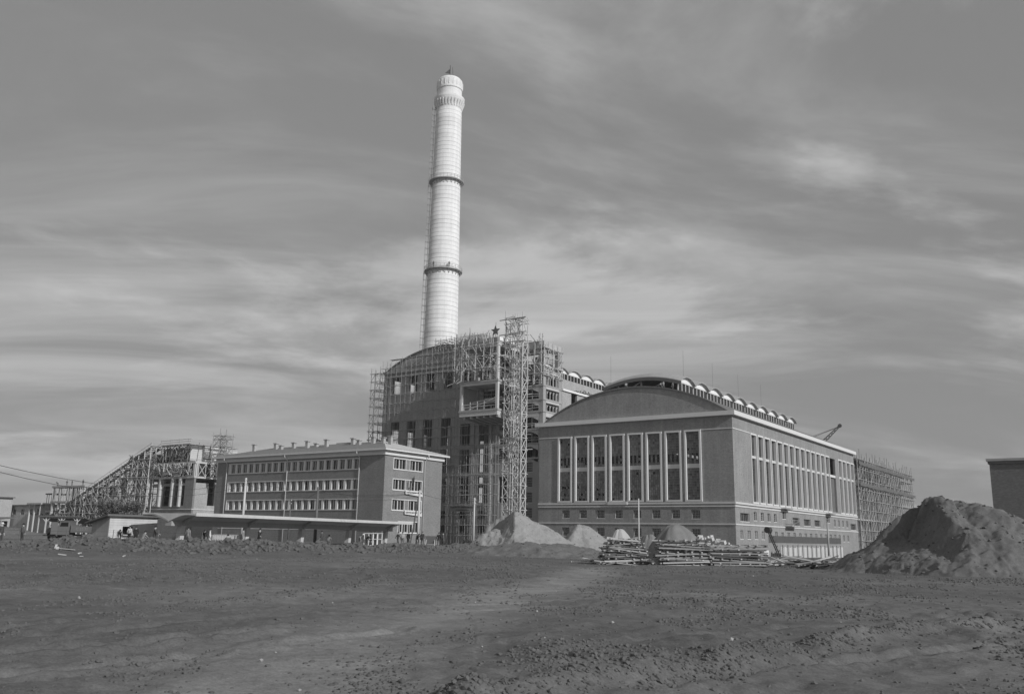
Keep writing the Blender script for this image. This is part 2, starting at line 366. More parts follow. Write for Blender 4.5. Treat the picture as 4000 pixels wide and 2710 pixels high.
n = 70; rr = 6+60*rng.random(n)**1.3; aa = fwd_az+(rng.random(n)-.5)*1.2; px, py = rr*np.sin(aa), rr*np.cos(aa)
clods('pale_stones', np.stack([px, py, ground_h(px, py)+.01], -1), .015+.035*rng.random(n)**3, 'stone', 'pale stones scattered on the bare soil', 'stones')
# ------------------------------------------------------------------ turbine hall
XL, XC, YF, YB = -95.4, -55.6, 146.67, 227.8
hall = thing('turbine_hall', 'long brick turbine hall with curved gable and tall white-framed windows', 'hall', ((XL+XC)/2, YF, 0))
fw_l = [-90.95+3.77*i for i in range(8)]; FW = 3.17; JT = .33          # front window frames: outer left edge, outer width, jamb
front_holes = [(x+JT*.6, x+FW-JT*.6, 8.75, 20.75) for x in fw_l]
sm_x = [-89.95+3.77*i for i in range(8)]
front_holes += [(x, x+1.6, z0, z1) for x in sm_x for z0, z1 in ((5.55, 7.05), (2.3, 3.82))]
wall('-y', YF, .55, XL, XC, -1.6, 23.3, front_holes).build('front_wall', 'brick_hall', hall)
sw_y = [155.12+3.655*i for i in range(12)]+[198.85, 202.5]+[213.0, 216.65, 220.3, 223.95]; SWW = 3.1
side_holes = [(y+.2, y+SWW-.2, 8.7, 20.75) for y in sw_y]+[(206.3, 210.8, 8.7, 20.75)]
row1 = [(148.7, 150.1), (152.2, 153.8), (155.8, 157.4), (159.4, 161.0)]+[(y, y+1.5) for y in np.arange(163.1, 221, 3.64)]
side_holes += [(a, b, 2.25, 3.65) for a, b in row1]
row2 = [(149.0, 153.4, 5.2, 6.6)]+[(a, b, 5.5, 6.95) for a, b in ((155.7, 157.2), (159.3, 160.9), (162.9, 164.5), (166.5, 168.0), (207.1, 208.5), (210.5, 211.9), (214, 215.3), (217.5, 219))]
row2 += [(177.6, 182, 5.1, 6.6), (184.9, 189.4, 5.2, 6.5), (192.2, 196.4, 5.2, 6.5), (221.3, 226.2, 5.0, 6.4), (171.4, 173.5, 6.2, 7.9), (201, 203.7, 6.2, 7.9)]
side_holes += row2
wall('+x', XC, .5, YF+.55, YB, -1.6, 23.3, side_holes).build('side_wall', 'brick_hall', hall)
MB().box(XL, XL+.5, YF+.56, YB-.5, -1.6, 23.3).build('party_wall', 'brick_hall', hall)
wall('+y', YB, .5, XL, XC-.51, -1.6, 23.3, []).build('rear_wall', 'brick_hall', hall)
MB().box(XL+.55, XC-.55, YF+.6, YB-.6, 7.6, 7.9).build('machine_floor', 'concrete', hall)
ga = arc(XL+1.3, 23.9, XC-.9, 5.55, 40)
MB().prism(ga, lambda a, b: (a, YF+.12, b), lambda a, b: (a, YF+.55, b)).build('gable', 'brick_hall', hall)
# roof shell and verge
ro = arc(XL+.9, 23.92, XC-.5, 5.85, 40); ri = arc(XL+1.32, 23.92, XC-.92, 5.56, 40)
MB().prism(ro+ri[::-1], lambda a, b: (a, YF-.12, b), lambda a, b: (a, YB+.3, b)).build('roof', 'roofing', hall)
# cornice
c = MB(); c.box(XL-.65, XC+.7, YF-.7, YF-.003, 23.2, 23.95); c.box(XC+.003, XC+.7, YF-.002, YB+.2, 23.2, 23.95); c.box(XL-.65, XC+.69, YF-.0025, YF+.9, 23.3, 23.94); c.box(XC-.9, XC+.0025, YF+.91, YB+.2, 23.31, 23.93)
c.build('cornice', 'white_trim', hall)
def belts(z0, z1, d, m='trim'):
    b = MB(); b.box(XL-.02, XC+d, YF-d, YF-.003, z0, z1); b.box(XC+.003, XC+d-.001, YF-.002, YB, z0+.001, z1-.001); b.build('belt_course', m, hall)
belts(8.02, 8.36, .22); belts(7.55, 7.80, .14); belts(4.5, 4.72, .12)
MB().box(XL-.02, fw_l[0], YF-.08, YF-.003, 20.86, 21.04).build('belt_course', 'trim', hall)
b = MB(); b.box(fw_l[-1]+FW, XC+.08, YF-.08, YF-.003, 20.86, 21.04); b.box(XC+.003, XC+.079, YF-.002, sw_y[0], 20.861, 21.039); b.build('belt_course', 'trim', hall)
MB().box(-79.9, -75.9, YF-.45, YF-.225, 7.95, 8.55).build('sill_beam', 'trim', hall)
# tall windows: surround > spandrel, glazing bars, panes
def tall_frame(x0, W, jt, z0, z1, out, dep):
    b = MB(); b.box(x0, x0+jt, -out, dep, z0, z1); b.box(x0+W-jt, x0+W, -out, dep, z0, z1); b.box(x0+jt, x0+W-jt, -out, dep, z1-.3, z1); b.box(x0+jt, x0+W-jt, -out, dep, z0, z0+.3); return b
frame_me = tall_frame(0, FW, JT, 8.45, 21.0, .24, .45).data('window_surround', 'white_trim')
gx0, gx1 = JT, FW-JT; NC, NR = 6, 12
def bars_mesh(W, x0, zr, nc, nr, t=.045):
    b = MB()
    for za, zb in zr:
        for i in range(nc+1): x = x0+W*i/nc; b.box(x-t/2, x+t/2, -.04, .03, za, zb)
        for j in range(nr+1): z = za+(zb-za)*j/nr; b.box(x0, x0+W, -.035, .025, z-t/2, z+t/2)
    return b
ZR = ((8.75, 14.3), (15.05, 20.7))
bars_me = bars_mesh(gx1-gx0, gx0, ZR, NC, NR).data('glazing_bars', 'painted_steel')
pw = (gx1-gx0)/NC-.05; pane_mes = {}
def pane_mesh(w_, h_, m='glass'):
    k = (round(w_, 3), round(h_, 3), m)
    if k not in pane_mes: pane_mes[k] = MB().box(-w_/2, w_/2, -.004, .004, -h_/2, h_/2).data('pane', m)
    return pane_mes[k]
rest = MB(); hx, hy = hall.location.x, hall.location.y
for wi, x in enumerate(fw_l):
    f = newobj('window_surround', frame_me, hall, M=Matrix.Translation((x-hx, 0, 0)))
    newobj('glazing_bars', bars_me, f, M=Matrix.Translation((0, .33, 0)))
    MB().box(gx0, gx1, .25, .42, 14.302, 15.048).build('spandrel', 'trim', f, local=True)
    for za, zb in ZR:
        ph = (zb-za)/NR
        for j in range(NR):
            for i in range(NC):
                cx = gx0+(gx1-gx0)*(i+.5)/NC; cz = za+ph*(j+.5)
                tilt = random.gauss(0, .012); yawp = random.gauss(0, .012)
                upper = za > 15; dark = (upper and j in (1, 2, 3) and i % 2 == 0 and random.random() < .85) or (not upper and wi < 5 and j < 6 and random.random() < .14) or random.random() < .006
                if wi >= 6:
                    Mx = Matrix.Translation((cx, .33, cz)) @ Matrix.Rotation(tilt, 4, 'X') @ Matrix.Rotation(yawp, 4, 'Z')
                    if dark: continue
                    newobj('pane', pane_mesh(pw, ph-.05), f, M=Mx)
                elif not dark:
                    X0 = x+cx; y0 = YF+.33
                    rest.q((X0-pw/2, y0-pw/2*yawp-ph/2*tilt, cz-ph/2+.02), (X0+pw/2, y0+pw/2*yawp-ph/2*tilt, cz-ph/2+.02), (X0+pw/2, y0+pw/2*yawp+ph/2*tilt, cz+ph/2-.02), (X0-pw/2, y0-pw/2*yawp+ph/2*tilt, cz+ph/2-.02))
ro_ = tag(rest.build('pane', 'glass', hall), kind='stuff'); fa_ = ro_.data.attributes.new('pane_tone', 'FLOAT', 'FACE'); fa_.data.foreach_set('value', (rng.random(len(ro_.data.polygons))-.5).astype(np.float32))
# small square windows
def small_window(parent, M, W, H, nc, nr, dep=.22, glassm='glass_dark'):
    k = ('sw', round(W, 2), round(H, 2), nc, nr)
    if k not in pane_mes:
        b = MB(); b.box(-.08, W+.08, -.06, .2, -.12, 0); b.box(-.08, 0, -.04, .2, 0, H); b.box(0, .06, .1, .2, 0, H); b.box(W-.06, W, .1, .2, 0, H); b.box(.06, W-.06, .1, .2, H-.06, H)
        pane_mes[k] = b.data('window', 'trim')
        g = bars_mesh(W-.12, .06, ((0, H-.06),), nc, nr, .03); pane_mes[k+('b',)] = g.data('glazing_bars', 'trim')
    f = newobj('window', pane_mes[k], parent, M=M)
    newobj('glazing_bars', pane_mes[k+('b',)], f, M=Matrix.Translation((0, dep, 0)))
    newobj('pane', pane_mesh(W-.1, H-.05, glassm), f, M=Matrix.Translation((W/2, dep+.03, H/2)))
for x in sm_x:
    for z0 in (5.55, 2.3): small_window(hall, Matrix.Translation((x-hx, .05, z0)), 1.6, 1.5, 5, 5)
RX = Matrix.Rotation(R(90), 4, 'Z')     # local -y face turned to face +x
for a, b_ in row1: small_window(hall, Matrix.Translation((XC-hx-.05, a-hy, 2.25)) @ RX, b_-a, 1.4, 2, 5, glassm='glass')
for a, b_, z0, z1 in row2: small_window(hall, Matrix.Translation((XC-hx-.05, a-hy, z0)) @ RX, b_-a, z1-z0, 2 if b_-a < 3 else 5, 4 if b_-a < 3 else 1, dep=.25 if b_-a < 3 else .4)
# side windows
sframe = tall_frame(0, SWW, .24, 8.42, 21.0, .2, .42).data('window_surround', 'white_trim')
sbars = bars_mesh(SWW-.48, .24, ((8.72, 16.5), (17.0, 20.7)), 3, 14).data('glazing_bars', 'painted_steel')
spane = [MB().box(.24, SWW-.24, .0, .01, a, b_).data('pane', 'glass') for a, b_ in ((8.72, 16.49), (17.01, 20.7))]
for y in sw_y:
    f = newobj('window_surround', sframe, hall, M=Matrix.Translation((XC-hx, y-hy, 0)) @ RX)
    newobj('glazing_bars', sbars, f, M=Matrix.Translation((0, .36, 0)))
    for p_ in spane: newobj('pane', p_, f, M=Matrix.Translation((0, .40, 0)))
    MB().box(.24, SWW-.24, .05, .38, 16.51, 16.99).build('spandrel', 'trim', f, local=True)
MB().box(XC-.46, XC-.42, 206.35, 210.75, 8.72, 16.3).build('board_infill', 'timber_dark', hall)
MB().box(XC-.4, XC-.05, 206.31, 210.79, 16.45, 17.0).build('spandrel', 'white_trim', hall)
for y in (170.2, 200.2): MB().box(XC+.23, XC+1.2, y, y+4.2, 8.0, 8.2).build('door_canopy', 'concrete', hall)
b = MB(); b.box(XC+.01, XC+1.4, 172.5, 178, 4.75, 4.9)
for y in np.arange(172.6, 178, .9): b.bar((XC+1.35, y, 4.9), (XC+1.35, y, 6.0), .06)
b.bar((XC+1.35, 172.5, 6.0), (XC+1.35, 178, 6.0), .06); b.bar((XC+1.35, 172.5, 4.9), (XC+1.35, 178, 6.0), .05); b.build('balcony', 'timber', hall)
MB().box(XC+.004, XC+.012, 162.9, 212, 1.65, 2.95).build('bitumen_coat', 'bitumen', hall)
MB().box(XC+.004, XC+.10, YF-.05, 162.6, -1.6, .3).build('plinth', 'white_trim', hall)
# roof lantern
LX0, LX1 = -80.6, -65.8; y0 = 147.3; ST = 6.8
lbow = lambda x: 1.15*(1-((x-(LX0+LX1)/2)/((LX1-LX0)/2))**2)
lwall = MB()
for xx in (LX0, LX1-.25): lwall.box(xx, xx+.25, y0, y0+10*ST, 26.2, 28.35); lwall.box(xx-.02, xx+.27, y0, y0+10*ST, 29.98, 30.2)
lan = lwall.build('lantern', 'trim', hall)
for k in range(10):
    ya = y0+k*ST; a2 = arc(ya, 30.2, ya+ST, 1.15, 14); a3 = [(u, z+.16) for u, z in a2]
    sh = MB(); nx = 10; xs = [LX0-.6+(LX1-LX0+1.2)*i/nx for i in range(nx+1)]
    for i in range(nx):
        for j in range(14):
            p = lambda x, q: (x, q[0], q[1]+lbow(x))
            xa, xb = xs[i], xs[i+1]
            sh.q(p(xa, a3[j]), p(xb, a3[j]), p(xb, a3[j+1]), p(xa, a3[j+1])); sh.q(p(xa, a2[j]), p(xa, a2[j+1]), p(xb, a2[j+1]), p(xb, a2[j]))
    for i in (0, nx):
        for j in range(14): sh.q(*[(xs[i], q[0], q[1]+lbow(xs[i])) for q in (a2[j], a2[j+1], a3[j+1], a3[j])])
    if k == 0:
        for i in range(nx): sh.q(*[(x_, q[0], q[1]+lbow(x_)) for x_, q in ((xs[i], a2[0]), (xs[i+1], a2[0]), (xs[i+1], a3[0]), (xs[i], a3[0]))])
    sh.build('roof_shell', 'concrete', hall)
    for xx in (LX1-.2, LX0): MB().prism(a2, lambda a, b, xx=xx: (xx, a, b-.01), lambda a, b, xx=xx: (xx+.18, a, b-.01)).build('arch_panel', 'plaster', lan)
    for j in range(4):
        w_ = (ST-.3)/4; yy = ya+.15+w_*j
        MB().box(LX1-.14, LX1-.13, yy+.12, yy+w_-.12, 28.36, 29.97).build('pane', 'glass_dark', lan)
        pole('mullion', (LX1-.12, yy, 28.35), (LX1-.12, yy, 29.98), .20, lan, 'trim', 'box')
fr = MB()      # open front end of the lantern: curved edge beam and posts
for i in range(20):
    xa = LX0-.6+(LX1-LX0+1.2)*i/20; xb = LX0-.6+(LX1-LX0+1.2)*(i+1)/20
    fr.bar((xa, y0-.12, 29.9+lbow(xa)), (xb, y0-.12, 29.9+lbow(xb)), .22, .6)
for x in (-78, -73.2, -68.9): fr.box(x-.15, x+.15, y0-.1, y0+.2, 26, 29.8+lbow(x))
fr.bar((-78, y0, 28.2), (-73.2, y0, 30.6), .2); fr.bar((-68.9, y0, 30), (-73.2, y0, 28.4), .2)
fr.build('end_truss', 'painted_steel', lan)
for i, (x, y) in enumerate(((-65.9, 150), (-65.9, 164), (-65.9, 178), (-65.9, 192), (-80, 148))):
    pole('lightning_rod', (x, y, 30), (x, y, 36.3), .016, hall, 'iron')

def jit_(a): return random.uniform(-a, a)
# ------------------------------------------------------------------ boiler house with bunker bay
bh = thing('boiler_house', 'tall unfinished brick boiler house with barrel roof and open concrete bunker bay', 'building', (-117, 148, 0))
BX0, BX1, BY0, BY1 = -138.7, -107.0, 148.0, 180.0
ux = [-136.5+5.05*i for i in range(6)]
holes = [(x, x+2.4, 33.05, 36.95) for x in ux]
tx = [-136.4, -131.7, -126.9, -121.7, -116.4, -111.4]
for i, x in enumerate(tx):
    for z0, z1 in (((8.6, 13.8), (14.9, 26.7)) if i < 4 else ((8.6, 13.8), (14.9, 19.7), (20.6, 25.2))): holes.append((x, x+2.6, z0, z1))
    holes += [(x+.3, x+2.0, 5.4, 7.0), (x+.3, x+2.0, 2.6, 4.2)]
wall('-y', BY0, .6, BX0, BX1, -1, 38.3, holes).build('front_wall', 'brick_boiler', bh)
lh = [(y, y+2.6, z0, z1) for y in (150.5, 155.5, 160.5, 165.5, 170.5) for z0, z1 in ((8.6, 13.8), (14.9, 25.5), (33.05, 36.9))]
wall('-x', BX0, .6, BY0+.6, BY1, -1, 38.3, lh).build('side_wall', 'brick_boiler', bh)
rh = [(x, x+3.0, z0, z1) for x in ux for z0, z1 in ((8.6, 13.8), (14.9, 25.5), (33, 36.9))]
wall('+y', BY1, .6, BX0+.61, BX1, -1, 38.3, rh).build('rear_wall', 'brick_boiler', bh)
for z in (7.6, 31.2): MB().box(BX0+.62, BX1-.1, BY0+.62, BY1-.62, z, z+.35).build('floor_slab', 'concrete', bh)
bars = MB()
for y in (150.5, 155.5, 160.5, 165.5, 170.5):
    for i in range(1, 4): bars.box(BX0+.2, BX0+.26, y+.65*i-.03, y+.65*i+.03, 8.6, 25.5)
    for z in np.arange(9.4, 25.5, .9): bars.box(BX0+.2, BX0+.26, y, y+2.6, z-.03, z+.03)
bars.build('glazing_bars', 'painted_steel', bh)
gg = arc(BX0+.2, 38.3, BX1+.5, 4.5, 40)
MB().prism(gg, lambda a, b: (a, BY0+.1, b), lambda a, b: (a, BY0+.6, b)).build('gable', 'brick_boiler', bh)
go = arc(BX0-.3, 38.31, BX1+.9, 4.85, 40); gi = arc(BX0+.21, 38.31, BX1+.49, 4.51, 40)
MB().prism(go+gi[::-1], lambda a, b: (a, BY0-.15, b), lambda a, b: (a, BY1, b)).build('roof', 'roofing', bh)
b = MB(); b.box(BX0-.5, BX1, BY0-.6, BY0-.003, 37.9, 38.45); b.box(BX0-.1, BX1, BY0-.3, BY0-.004, 36.95, 37.3); b.build('cornice', 'concrete_pale', bh)
for xa in np.arange(-136, -112, 6.0):
    for k in range(3): pole('walkway_plank', (xa, 146.3+.32*k, 40.75+jit_(.05)), (xa+6.1, 146.3+.32*k, 40.75+jit_(.05)), .3, bh, 'board', 'box', .06)
b = MB()
for z in (14.0, 20.0): b.box(BX0, BX1, BY0-.12, BY0-.003, z, z+.6)
b.build('lintel_band', 'concrete', bh)
for x in (-119.2, -112.8, -108.3): slab('pier', x-.35, x+.35, BY0-.35, BY0-.003, 0, 25, bh, 'concrete')
# bunker bay: frame floors
SX0, SX1, SY0, SY1 = -107.0, -95.4, 147.95, 155.0
cols = [(SX1-1.1, SX1), (-101.8, -101.0), (SX0, SX0+.8)]
for cx0, cx1 in cols:
    for cy in (SY0, SY1-1.0):
        MB().box(cx0, cx1, cy, cy+1.0, -1 if cy > SY0 else 17.2, 39.3).build('column', 'concrete', bh)
for z0, z1 in ((40.35-1.0, 40.35), (34.5, 35.24), (31.3, 32.14), (28.46, 29.27), (25.6, 26.85), (22.6, 23.3), (19.6, 20.4), (17.2, 17.5)):
    MB().box(SX0-.1, SX1+.12, SY0-.12, SY1+.05, z1-.35, z1).build('floor_slab', 'concrete', bh)
    b = MB(); b.box(SX0+.81, SX1-1.11, SY0-.02, SY0+.5, z0, z1-.352); b.box(SX1-.45, SX1+.05, SY0+1.01, SY1-1.01, z0, z1-.352)
    # haunched ends
    for xe, s in ((SX1-1.11, -1), (-101.0, 1)): b.prism([(xe, z0), (xe+s*1.6, z0), (xe, z0-.75)], lambda a, c: (a, SY0, c), lambda a, c: (a, SY0+.45, c))
    b.build('floor_beam', 'concrete_pale', bh)
for z in (17.6, 20.5, 23.4, 26.9, 29.3, 32.2):    # near-black sheets: the bay's inner shade put into colour
    MB().box(SX0+.9, SX1-1.2, SY1-.6, SY1-.45, z, z+2.2).build('bay_shade_sheet', 'room_shade', bh)
# stair front below the open floors
sh_ = [(-99.35, -97.8, z, z+2.0) for z in (14.6, 11.6, 8.6, 5.6, 2.6)]
wall('-y', SY0, .5, SX0, SX1, -1, 17.2, sh_+[(-106, -104, 8.6, 13.8)]).build('stair_wall', 'concrete', bh)
for h in sh_: small_window(bh, Matrix.Translation((h[0]+117, -.05, h[2])), 1.55, 2.0, 5, 4)
MB().box(SX0+.1, SX1-.1, SY0+3, SY0+3.2, -1, 17.1).build('inner_shade_sheet', 'room_shade', bh)
# props and guard rails on the open floors
for z0, z1 in ((20.4, 22.6), (23.3, 25.6), (26.85, 28.46), (29.27, 31.3), (32.14, 34.5)):
    for x in (-104.5, -99.6, -98.2): pole('prop', (x, SY0+.3, z0), (x+random.uniform(-.1, .1), SY0+.3, z1), .08, bh, 'timber_pale')
    for z in (z0+.5, z0+1.0): pole('guard_rail', (SX0+.8, SY0-.05, z+random.uniform(-.1, .1)), (SX1-1.0, SY0-.05, z+random.uniform(-.1, .1)), .06, bh, 'timber_pale')
    for y in (149.6, 150.8, 152.0, 153.2):
        pole('prop', (SX1-.2, y, z0), (SX1-.2, y, z1-.3), .07, bh, 'timber_pale')
        pole('prop', (SX1-.2, y, z1-.9), (SX1-.2, y+.5, z1-.35), .05, bh, 'timber_pale')
# projecting transfer house
KX0, KX1, KY0 = -110.5, -101.0, 140.0
for z0, z1 in ((39.2, 40.25), (31.6, 32.45), (25.35, 26.6)):
    MB().box(KX0-.15, KX1+.15, KY0-.15, SY0-.14, z1-.4, z1).build('projecting_slab', 'concrete', bh)
    b = MB(); b.box(KX0, KX1, KY0, KY0+.5, z0, z1-.402); b.box(KX1-.5, KX1, KY0+.51, SY0-.14, z0, z1-.402); b.box(KX0, KX0+.5, KY0+.51, SY0-.14, z0, z1-.402); b.build('edge_beam', 'concrete_pale', bh)
for i in range(6):
    x = KX0+.9+1.65*i; MB().prism([(KY0+.2, 25.35), (SY0-.14, 25.35), (SY0-.14, 24.3), (KY0+.2, 24.9)], lambda a, c: (x, a, c), lambda a, c: (x+.4, a, c)).build('cantilever_beam', 'concrete', bh)
for x in (KX0, KX1-.55):
    for za, zb in ((26.6, 31.6), (32.45, 39.2)):
        MB().box(x, x+.55, KY0, KY0+.55, za, zb).build('column', 'concrete_pale', bh)
        MB().box(x, x+.55, SY0-2.6, SY0-2.05, za, zb).build('column', 'concrete', bh)
MB().box(KX0+.6, KX1-.6, SY0-.6, SY0-.4, 26.6, 31.5).build('bay_shade_sheet', 'room_shade', bh)
MB().box(KX0+.05, KX0+.25, KY0+.6, SY0-2.7, 26.61, 31.55).build('side_panel', 'brick_boiler', bh)
for za in (27.2, 27.75): pole('guard_rail', (KX0+.55, KY0+.3, za), (KX1-.55, KY0+.3, za+.15), .06, bh, 'timber_pale')
for x in (-108, -106.2, -104.5): pole('guard_post', (x, KY0+.3, 26.6), (x, KY0+.3, 28.3), .06, bh, 'timber_pale')
pole('ramp_beam', (-109, KY0+.8, 26.7), (-101.8, KY0+1.2, 29.2), .09, bh, 'timber_pale')
pole('ramp_beam', (-109.5, KY0+2.8, 28.6), (-101.8, KY0+2.6, 29.3), .12, bh, 'timber_pale')
MB().box(-106.5, -101.3, KY0+3.0, KY0+3.15, 28.6, 29.3).build('parapet_board', 'board', bh)
# formwork parapet on the top
MB().box(KX0-.2, KX1+.3, KY0-.2, KY0-.08, 40.27, 41.0).build('formwork_board', 'board', bh)
MB().box(KX1+.18, KX1+.3, KY0-.07, SY0, 40.27, 41.0).build('formwork_board', 'plaster', bh)  # side facing the sun toned paler than the front: painted light
for x in np.arange(KX0, KX1+.1, 1.05): pole('formwork_post', (x, KY0-.3, 39.6), (x, KY0-.3, 42.0), .06, bh, 'timber')
MB().box(SX0, SX1+.2, SY0-.25, SY0-.13, 39.5, 41.1).build('formwork_board', 'timber', bh)
MB().box(SX1+.125, SX1+.2, SY0-.12, SY1, 39.6, 40.9).build('formwork_board', 'board', bh)  # sunward side again in a lighter tone, light put into colour
# brick flank, its sunlit look put into a paler brick, and its clerestory
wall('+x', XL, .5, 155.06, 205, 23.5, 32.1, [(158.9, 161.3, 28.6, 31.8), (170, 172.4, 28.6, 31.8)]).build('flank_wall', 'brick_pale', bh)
MB().box(XL+.003, XL+.35, 155.07, 205, 31.85, 32.25).build('flank_cornice', 'plaster', bh)
MB().box(-102.9, XL-.003, 155.07, 205, 31.7, 32.0).build('terrace_slab', 'roofing', bh)
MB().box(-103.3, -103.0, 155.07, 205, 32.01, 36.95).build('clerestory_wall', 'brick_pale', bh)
MB().box(-103.25, -103.1, 155.07, 205, 36.96, 38.3).build('clerestory_pane', 'glass_dark', bh)
pole('clerestory_head', (-103.1, 155.07, 38.3), (-103.1, 205, 38.3), .3, bh, 'trim', 'box', .2)
for k in range(8):
    ya = 158.3+5.77*k; a2 = arc(ya, 38.35, ya+5.77, 1.05, 12)
    MB().prism(a2, lambda a, b: (-103.15, a, b), lambda a, b: (-103.0, a, b)).build('arch_panel', 'plaster', bh)
    ao = [(u, z+.2) for u, z in a2]
    MB().prism(ao+a2[::-1], lambda a, b: (-107, a, b+.003), lambda a, b: (-102.5, a, b+.003)).build('roof_shell', 'concrete', bh)
    for j in range(4): pole('mullion', (-103.02, ya+1.44*j, 36.95), (-103.02, ya+1.44*j, 38.3), .16 if j else .26, bh, 'trim', 'box')
rub = MB()
for i in range(160):
    y = random.gauss(167, 3.2); x = random.uniform(-99, -95.9); h_ = max(0, 1-abs(y-167)/7)*1.3*random.random(); a = random.uniform(0, 6.28); l = random.uniform(.4, 1.4)
    rub.bar((x, y, 32.05+h_), (x+l*.4*math.cos(a), y+l*math.sin(a), 32.1+h_+random.uniform(-.05, .5)), .12)
o = rub.build('rubble', 'timber_dark'); tag(o, 'heap of broken timber and rubble on the boiler house terrace', 'rubble', kind='stuff')
# star emblem on the top edge
st = thing('star_emblem', 'five-pointed star standing on the top edge of the projecting concrete bay', 'star', (-101.6, 139.6, 41.0))
pts = [(1.15*(1 if i % 2 == 0 else .42)*math.sin(i*math.pi/5), 1.2+1.15*(1 if i % 2 == 0 else .42)*math.cos(i*math.pi/5)) for i in range(10)]
MB().prism(pts, lambda a, b: (a, -.08, b), lambda a, b: (a, .08, b)).build('star', 'painted_steel', st, local=True)
pole('mast', (-101.6, 139.75, 41.0), (-101.6, 139.75, 44.0), .06, st, 'pole_wood')

# ------------------------------------------------------------------ scaffolds
def jit(a): return random.uniform(-a, a)
def scaffold(name, label, o, u, v, nu, su, nv, sv, z0, z1, lift, r=.055, m='pole_wood', brace=.3, over=1.2, deckp=.0, long=5, zfun=None, loose=0):
    """timber pole scaffold: nu+1 standards along u (spacing su), nv+1 rows along v (spacing sv); each pole an object"""
    u = Vector(u); v = Vector(v); o = Vector(o); t = thing(name, label, 'scaffold', o)
    zt = lambda i: (zfun(i*su) if zfun else z1)
    for i in range(nu+1):
        for j in range(nv+1):
            p = o+u*(i*su+jit(.12))+v*(j*sv); pole('standard', (p.x, p.y, z0), (p.x+jit(.12), p.y+jit(.12), zt(i)+random.uniform(.1, over)), r, t, m)
    lv = []; z = z0+lift
    while z < z1: lv.append(z); z += lift
    small = MB()
    for z in lv:
        for j in range(nv+1):
            i = 0
            while i < nu:
                k = min(nu, i+random.randint(long-1, long+1))
                while k > i and zt(k) < z-.3: k -= 1
                if k > i and zt(i) >= z-.3:
                    a = o+u*(i*su-.3)+v*(j*sv-.06); b = o+u*(k*su+.35)+v*(j*sv-.06); pole('ledger', (a.x, a.y, z+jit(.1)), (b.x, b.y, z+jit(.1)), r*.9, t, m)
                i = max(k, i+1)
        for i in range(nu+1):
            if nv and zt(i) >= z-.3:
                a = o+u*(i*su)-v*.35; b = o+u*(i*su)+v*(nv*sv+.35); small.bar((a.x, a.y, z-.08+jit(.05)), (b.x, b.y, z-.08+jit(.05)), r*1.5)
        if random.random() < deckp:
            i = random.randint(0, max(0, nu-3)); k = min(nu, i+random.randint(2, 5)); q = (zt(i) >= z and zt(k) >= z)
            if q:
                for s in range(3):
                    a = o+u*(i*su-.2)+v*(.15+s*sv*nv/3.2); b = o+u*(k*su+.2)+v*(.15+s*sv*nv/3.2); pole('plank', (a.x, a.y, z+.1), (b.x, b.y, z+.1+jit(.05)), .26, t, 'board', 'box', .06)
    for i in range(nu):
        for q, z in enumerate(lv[:-1]):
            if random.random() < brace and zt(i) >= z+lift and zt(i+1) >= z+lift:
                a = o+u*(i*su); b = o+u*((i+1)*su)
                if random.random() < .5: a, b = b, a
                pole('brace', (a.x, a.y, z), (b.x, b.y, z+lift), r*.8, t, m)
                if random.random() < .4: pole('brace', (b.x, b.y, z), (a.x, a.y, z+lift), r*.8, t, m)
    for _ in range(loose):
        i = random.uniform(0, nu*su); z = random.choice(lv); a = o+u*i+v*random.uniform(0, nv*sv); d = random.uniform(.8, 2.2); an = random.uniform(-.6, .6)
        b = a+u*d*math.cos(an); pole('plank', (a.x, a.y, z+.1), (b.x, b.y, z+.1+d*math.sin(an)), .2, t, 'board', 'box', .05)
    if small.v: tag(small.build('transom', m, t), kind='stuff')
    return t
UX, UY, UXm = (1, 0, 0), (0, 1, 0), (-1, 0, 0)
scaffold('facade_scaffold', 'tall timber pole scaffold covering the boiler house brick front', (-138.2, 146.2, 0), UX, UY, 22, 1.48, 1, 1.1, 0, 41, 2.05, r=.045, brace=.14, zfun=lambda d: 41.5-abs(d-17)*.12, deckp=.4, long=6, loose=40)
scaffold('corner_scaffold', 'braced timber scaffold tower at the left corner of the boiler house', (-141.4, 146.0, 0), UX, UY, 2, 1.45, 3, 1.5, 0, 38.6, 1.9, r=.075, brace=.8, deckp=.2, long=2, loose=6)
scaffold('bunker_scaffold', 'tangled pale timber scaffold above the projecting concrete bay', (-111.3, 139.0, 32.45), UX, UY, 6, 1.8, 1, 2.6, 32.45, 41.0, 2.4, r=.065, m='timber_pale', brace=.38, deckp=.3, long=3, loose=22)
scaffold('bay_top_scaffold', 'timber scaffold round the top storey right of the hoist tower', (-95.0, 147.4, 32.1), (0, 1, 0), (-1, 0, 0), 4, 1.8, 1, 2.4, 32.1, 40.3, 1.9, r=.07, m='timber_pale', brace=.55, deckp=.4, long=3, loose=14)
scaffold('bay_front_scaffold', 'timber scaffold across the upper bay between hoist tower and hall', (-101.5, 147.2, 29.3), UX, UY, 4, 1.5, 0, 1, 32.2, 40.6, 2.1, r=.07, m='timber_pale', brace=.6, deckp=.4, long=3, loose=8)
scaffold('vault_scaffold', 'low timber walkway with rails on the crown of the barrel roof', (-123.0, 146.6, 41.6), UX, UY, 9, 1.45, 2, 1.2, 41.6, 44.2, .75, r=.06, m='pole_wood', brace=.2, deckp=.8, long=4, over=.4)
